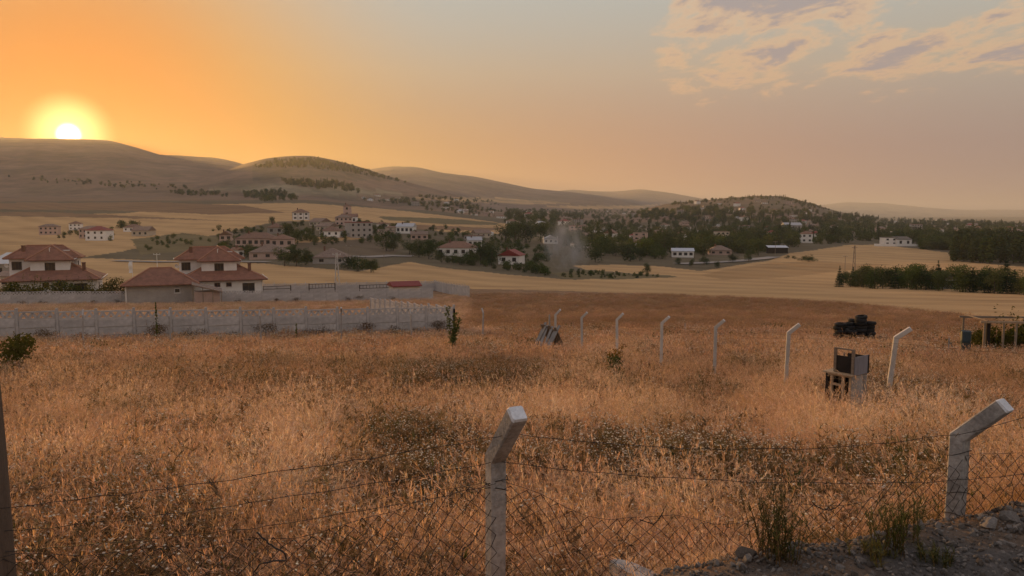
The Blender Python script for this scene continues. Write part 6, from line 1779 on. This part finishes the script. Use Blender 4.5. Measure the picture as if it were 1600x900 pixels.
def make_car():
    p = on(249, 185); t = thing('parked_car', 'pale parked car seen between bungalow and villa', 'car', p + Vector((0, 0, .02)), R(8))
    body = MB(); prof = [(-2.1, .35), (-2.15, .75), (-1.9, .9), (-1.2, .98), (-.65, 1.42), (.55, 1.46), (1.25, 1.0), (1.95, .88), (2.15, .7), (2.12, .35)]
    n = len(prof); vs = [(x, -.8 + (.12 if z > 1.1 else 0), z) for x, z in prof] + [(x, .8 - (.12 if z > 1.1 else 0), z) for x, z in prof]
    body.add(vs, [tuple(range(n)), tuple(range(2 * n - 1, n - 1, -1))] + [(k, n + k, n + (k + 1) % n, (k + 1) % n) for k in range(n)])
    body.build('body', mat('silver_paint', (.55, .54, .53), .3, .05, 2, metal=.4), t, recalc=True)
    for s in (-1, 1):
        g = MB(); y = s * .765; g.box(-.95, .85, min(y, y - s * .02) , max(y, y - s * .02), 1.02, 1.34); g.build('side_window', m_glass, t)
    for x in (-1.35, 1.35):
        for s in (-1, 1):
            w = MB(); w.tube([(x, s * .68, .33), (x, s * .84, .33)], .33, 14); wo = w.build('wheel', m_rubber, t); r2 = MB(); r2.tube([(x, s * .835, .33), (x, s * .85, .33)], .19, 10); r2.build('rim', m_sheet, wo)
make_car()
def railing(px, py, Y, W_, H, label, nbar, nm='metal_gate', m=None):
    p = at(px, py, Y); g_ = G(p.x, p.y); t = thing(nm, label, 'gate', (p.x, p.y, g_), TH); h0 = p.z - g_
    m = m or m_frame
    for x in (0, W_): b = MB(); b.box(x - .09, x + .09, -.06, .06, -.3, h0 + H); b.build('post', m, t)
    for z in (.15, .85): b = MB(); b.box(.09, W_ - .09, -.04, .04, h0 + H * z - .05, h0 + H * z + .05); b.build('rail', m, t)
    for k in range(nbar): b = MB(); x = W_ * (k + 1) / (nbar + 1); b.box(x - .035, x + .035, -.03, .03, h0 + H * .15 + .051, h0 + H * .85 - .051); b.build('bar', m, t)
railing(483, 452, 150, 4.9, 1.1, 'dark metal railing behind the second wall, left of the red shed', 7)
railing(411, 453, 146, 5.0, .7, 'low dark barrier beside the right villa', 1)
b = MB()
railing(562, 452, 154, 6.0, .9, 'low dark railing before the red shed', 8)
# ------------------------------------------------------------------ smoke over the village
def make_smoke():
    p = hit(893, 432, 150, 900); bm = bmesh.new(); bmesh.ops.create_icosphere(bm, subdivisions=3, radius=1.0)
    for v in bm.verts:
        z = v.co.z; k = 1 + .18 * math.sin(v.co.x * 5 + z * 4) + .12 * math.sin(v.co.y * 7 + z * 3); sp = .75 + .45 * (z + 1) / 2
        v.co = Vector((v.co.x * 8.5 * k * sp - 3.5 * (z + 1) / 2 , v.co.y * 7 * k * sp, (z + 1) * 9.5))
    me = bpy.data.meshes.new('smoke'); bm.to_mesh(me); bm.free()
    m = bpy.data.materials.new('smoke_volume'); m.use_nodes = True; t = NT(m.node_tree); t.n.clear()
    tc = t.new('ShaderNodeTexCoord'); v = tc.outputs['Object']; sp = t.new('ShaderNodeSeparateXYZ'); t.put(sp.inputs[0], v)
    n = t.noise(t.vmath('MULTIPLY', v, (1, 1, .6)), .22, 5, .6, .6); rad = t.vmath('LENGTH', t.vmath('MULTIPLY', t.vmath('ADD', v, (1.5, 0, -9.5)), (.11, .13, .105)))
    d = t.math('MULTIPLY', t.maprange(n, .40, .68, 0, 1), t.maprange(rad, .25, 1.0, 1, 0)); d = t.math('MULTIPLY', d, .30)
    pv = t.new('ShaderNodeVolumePrincipled'); pv.inputs['Color'].default_value = (.86, .87, .90, 1); t.put(pv.inputs['Density'], d); pv.inputs['Anisotropy'].default_value = .2
    out = t.new('ShaderNodeOutputMaterial'); t.l.new(pv.outputs[0], out.inputs['Volume']); me.materials.append(m)
    o = bpy.data.objects.new('smoke', me); COL.objects.link(o); o.location = p; tag(o, 'pale grey smoke rising from a yard at the village edge', 'smoke', kind='stuff')
make_smoke()

make_meadow()

# copies that look alike are told apart by their order across the view
def number_labels():
    by = {}
    for o in COL.objects:
        if o.parent is None and 'label' in o: by.setdefault(o['label'], []).append(o)
    for lb, os_ in by.items():
        if len(os_) < 2: continue
        os_.sort(key=lambda o: o.location.x / max(o.location.y, 1))
        for k, o in enumerate(os_): o['label'] = '%s, %s from left' % (lb, nth(k + 1))
number_labels()
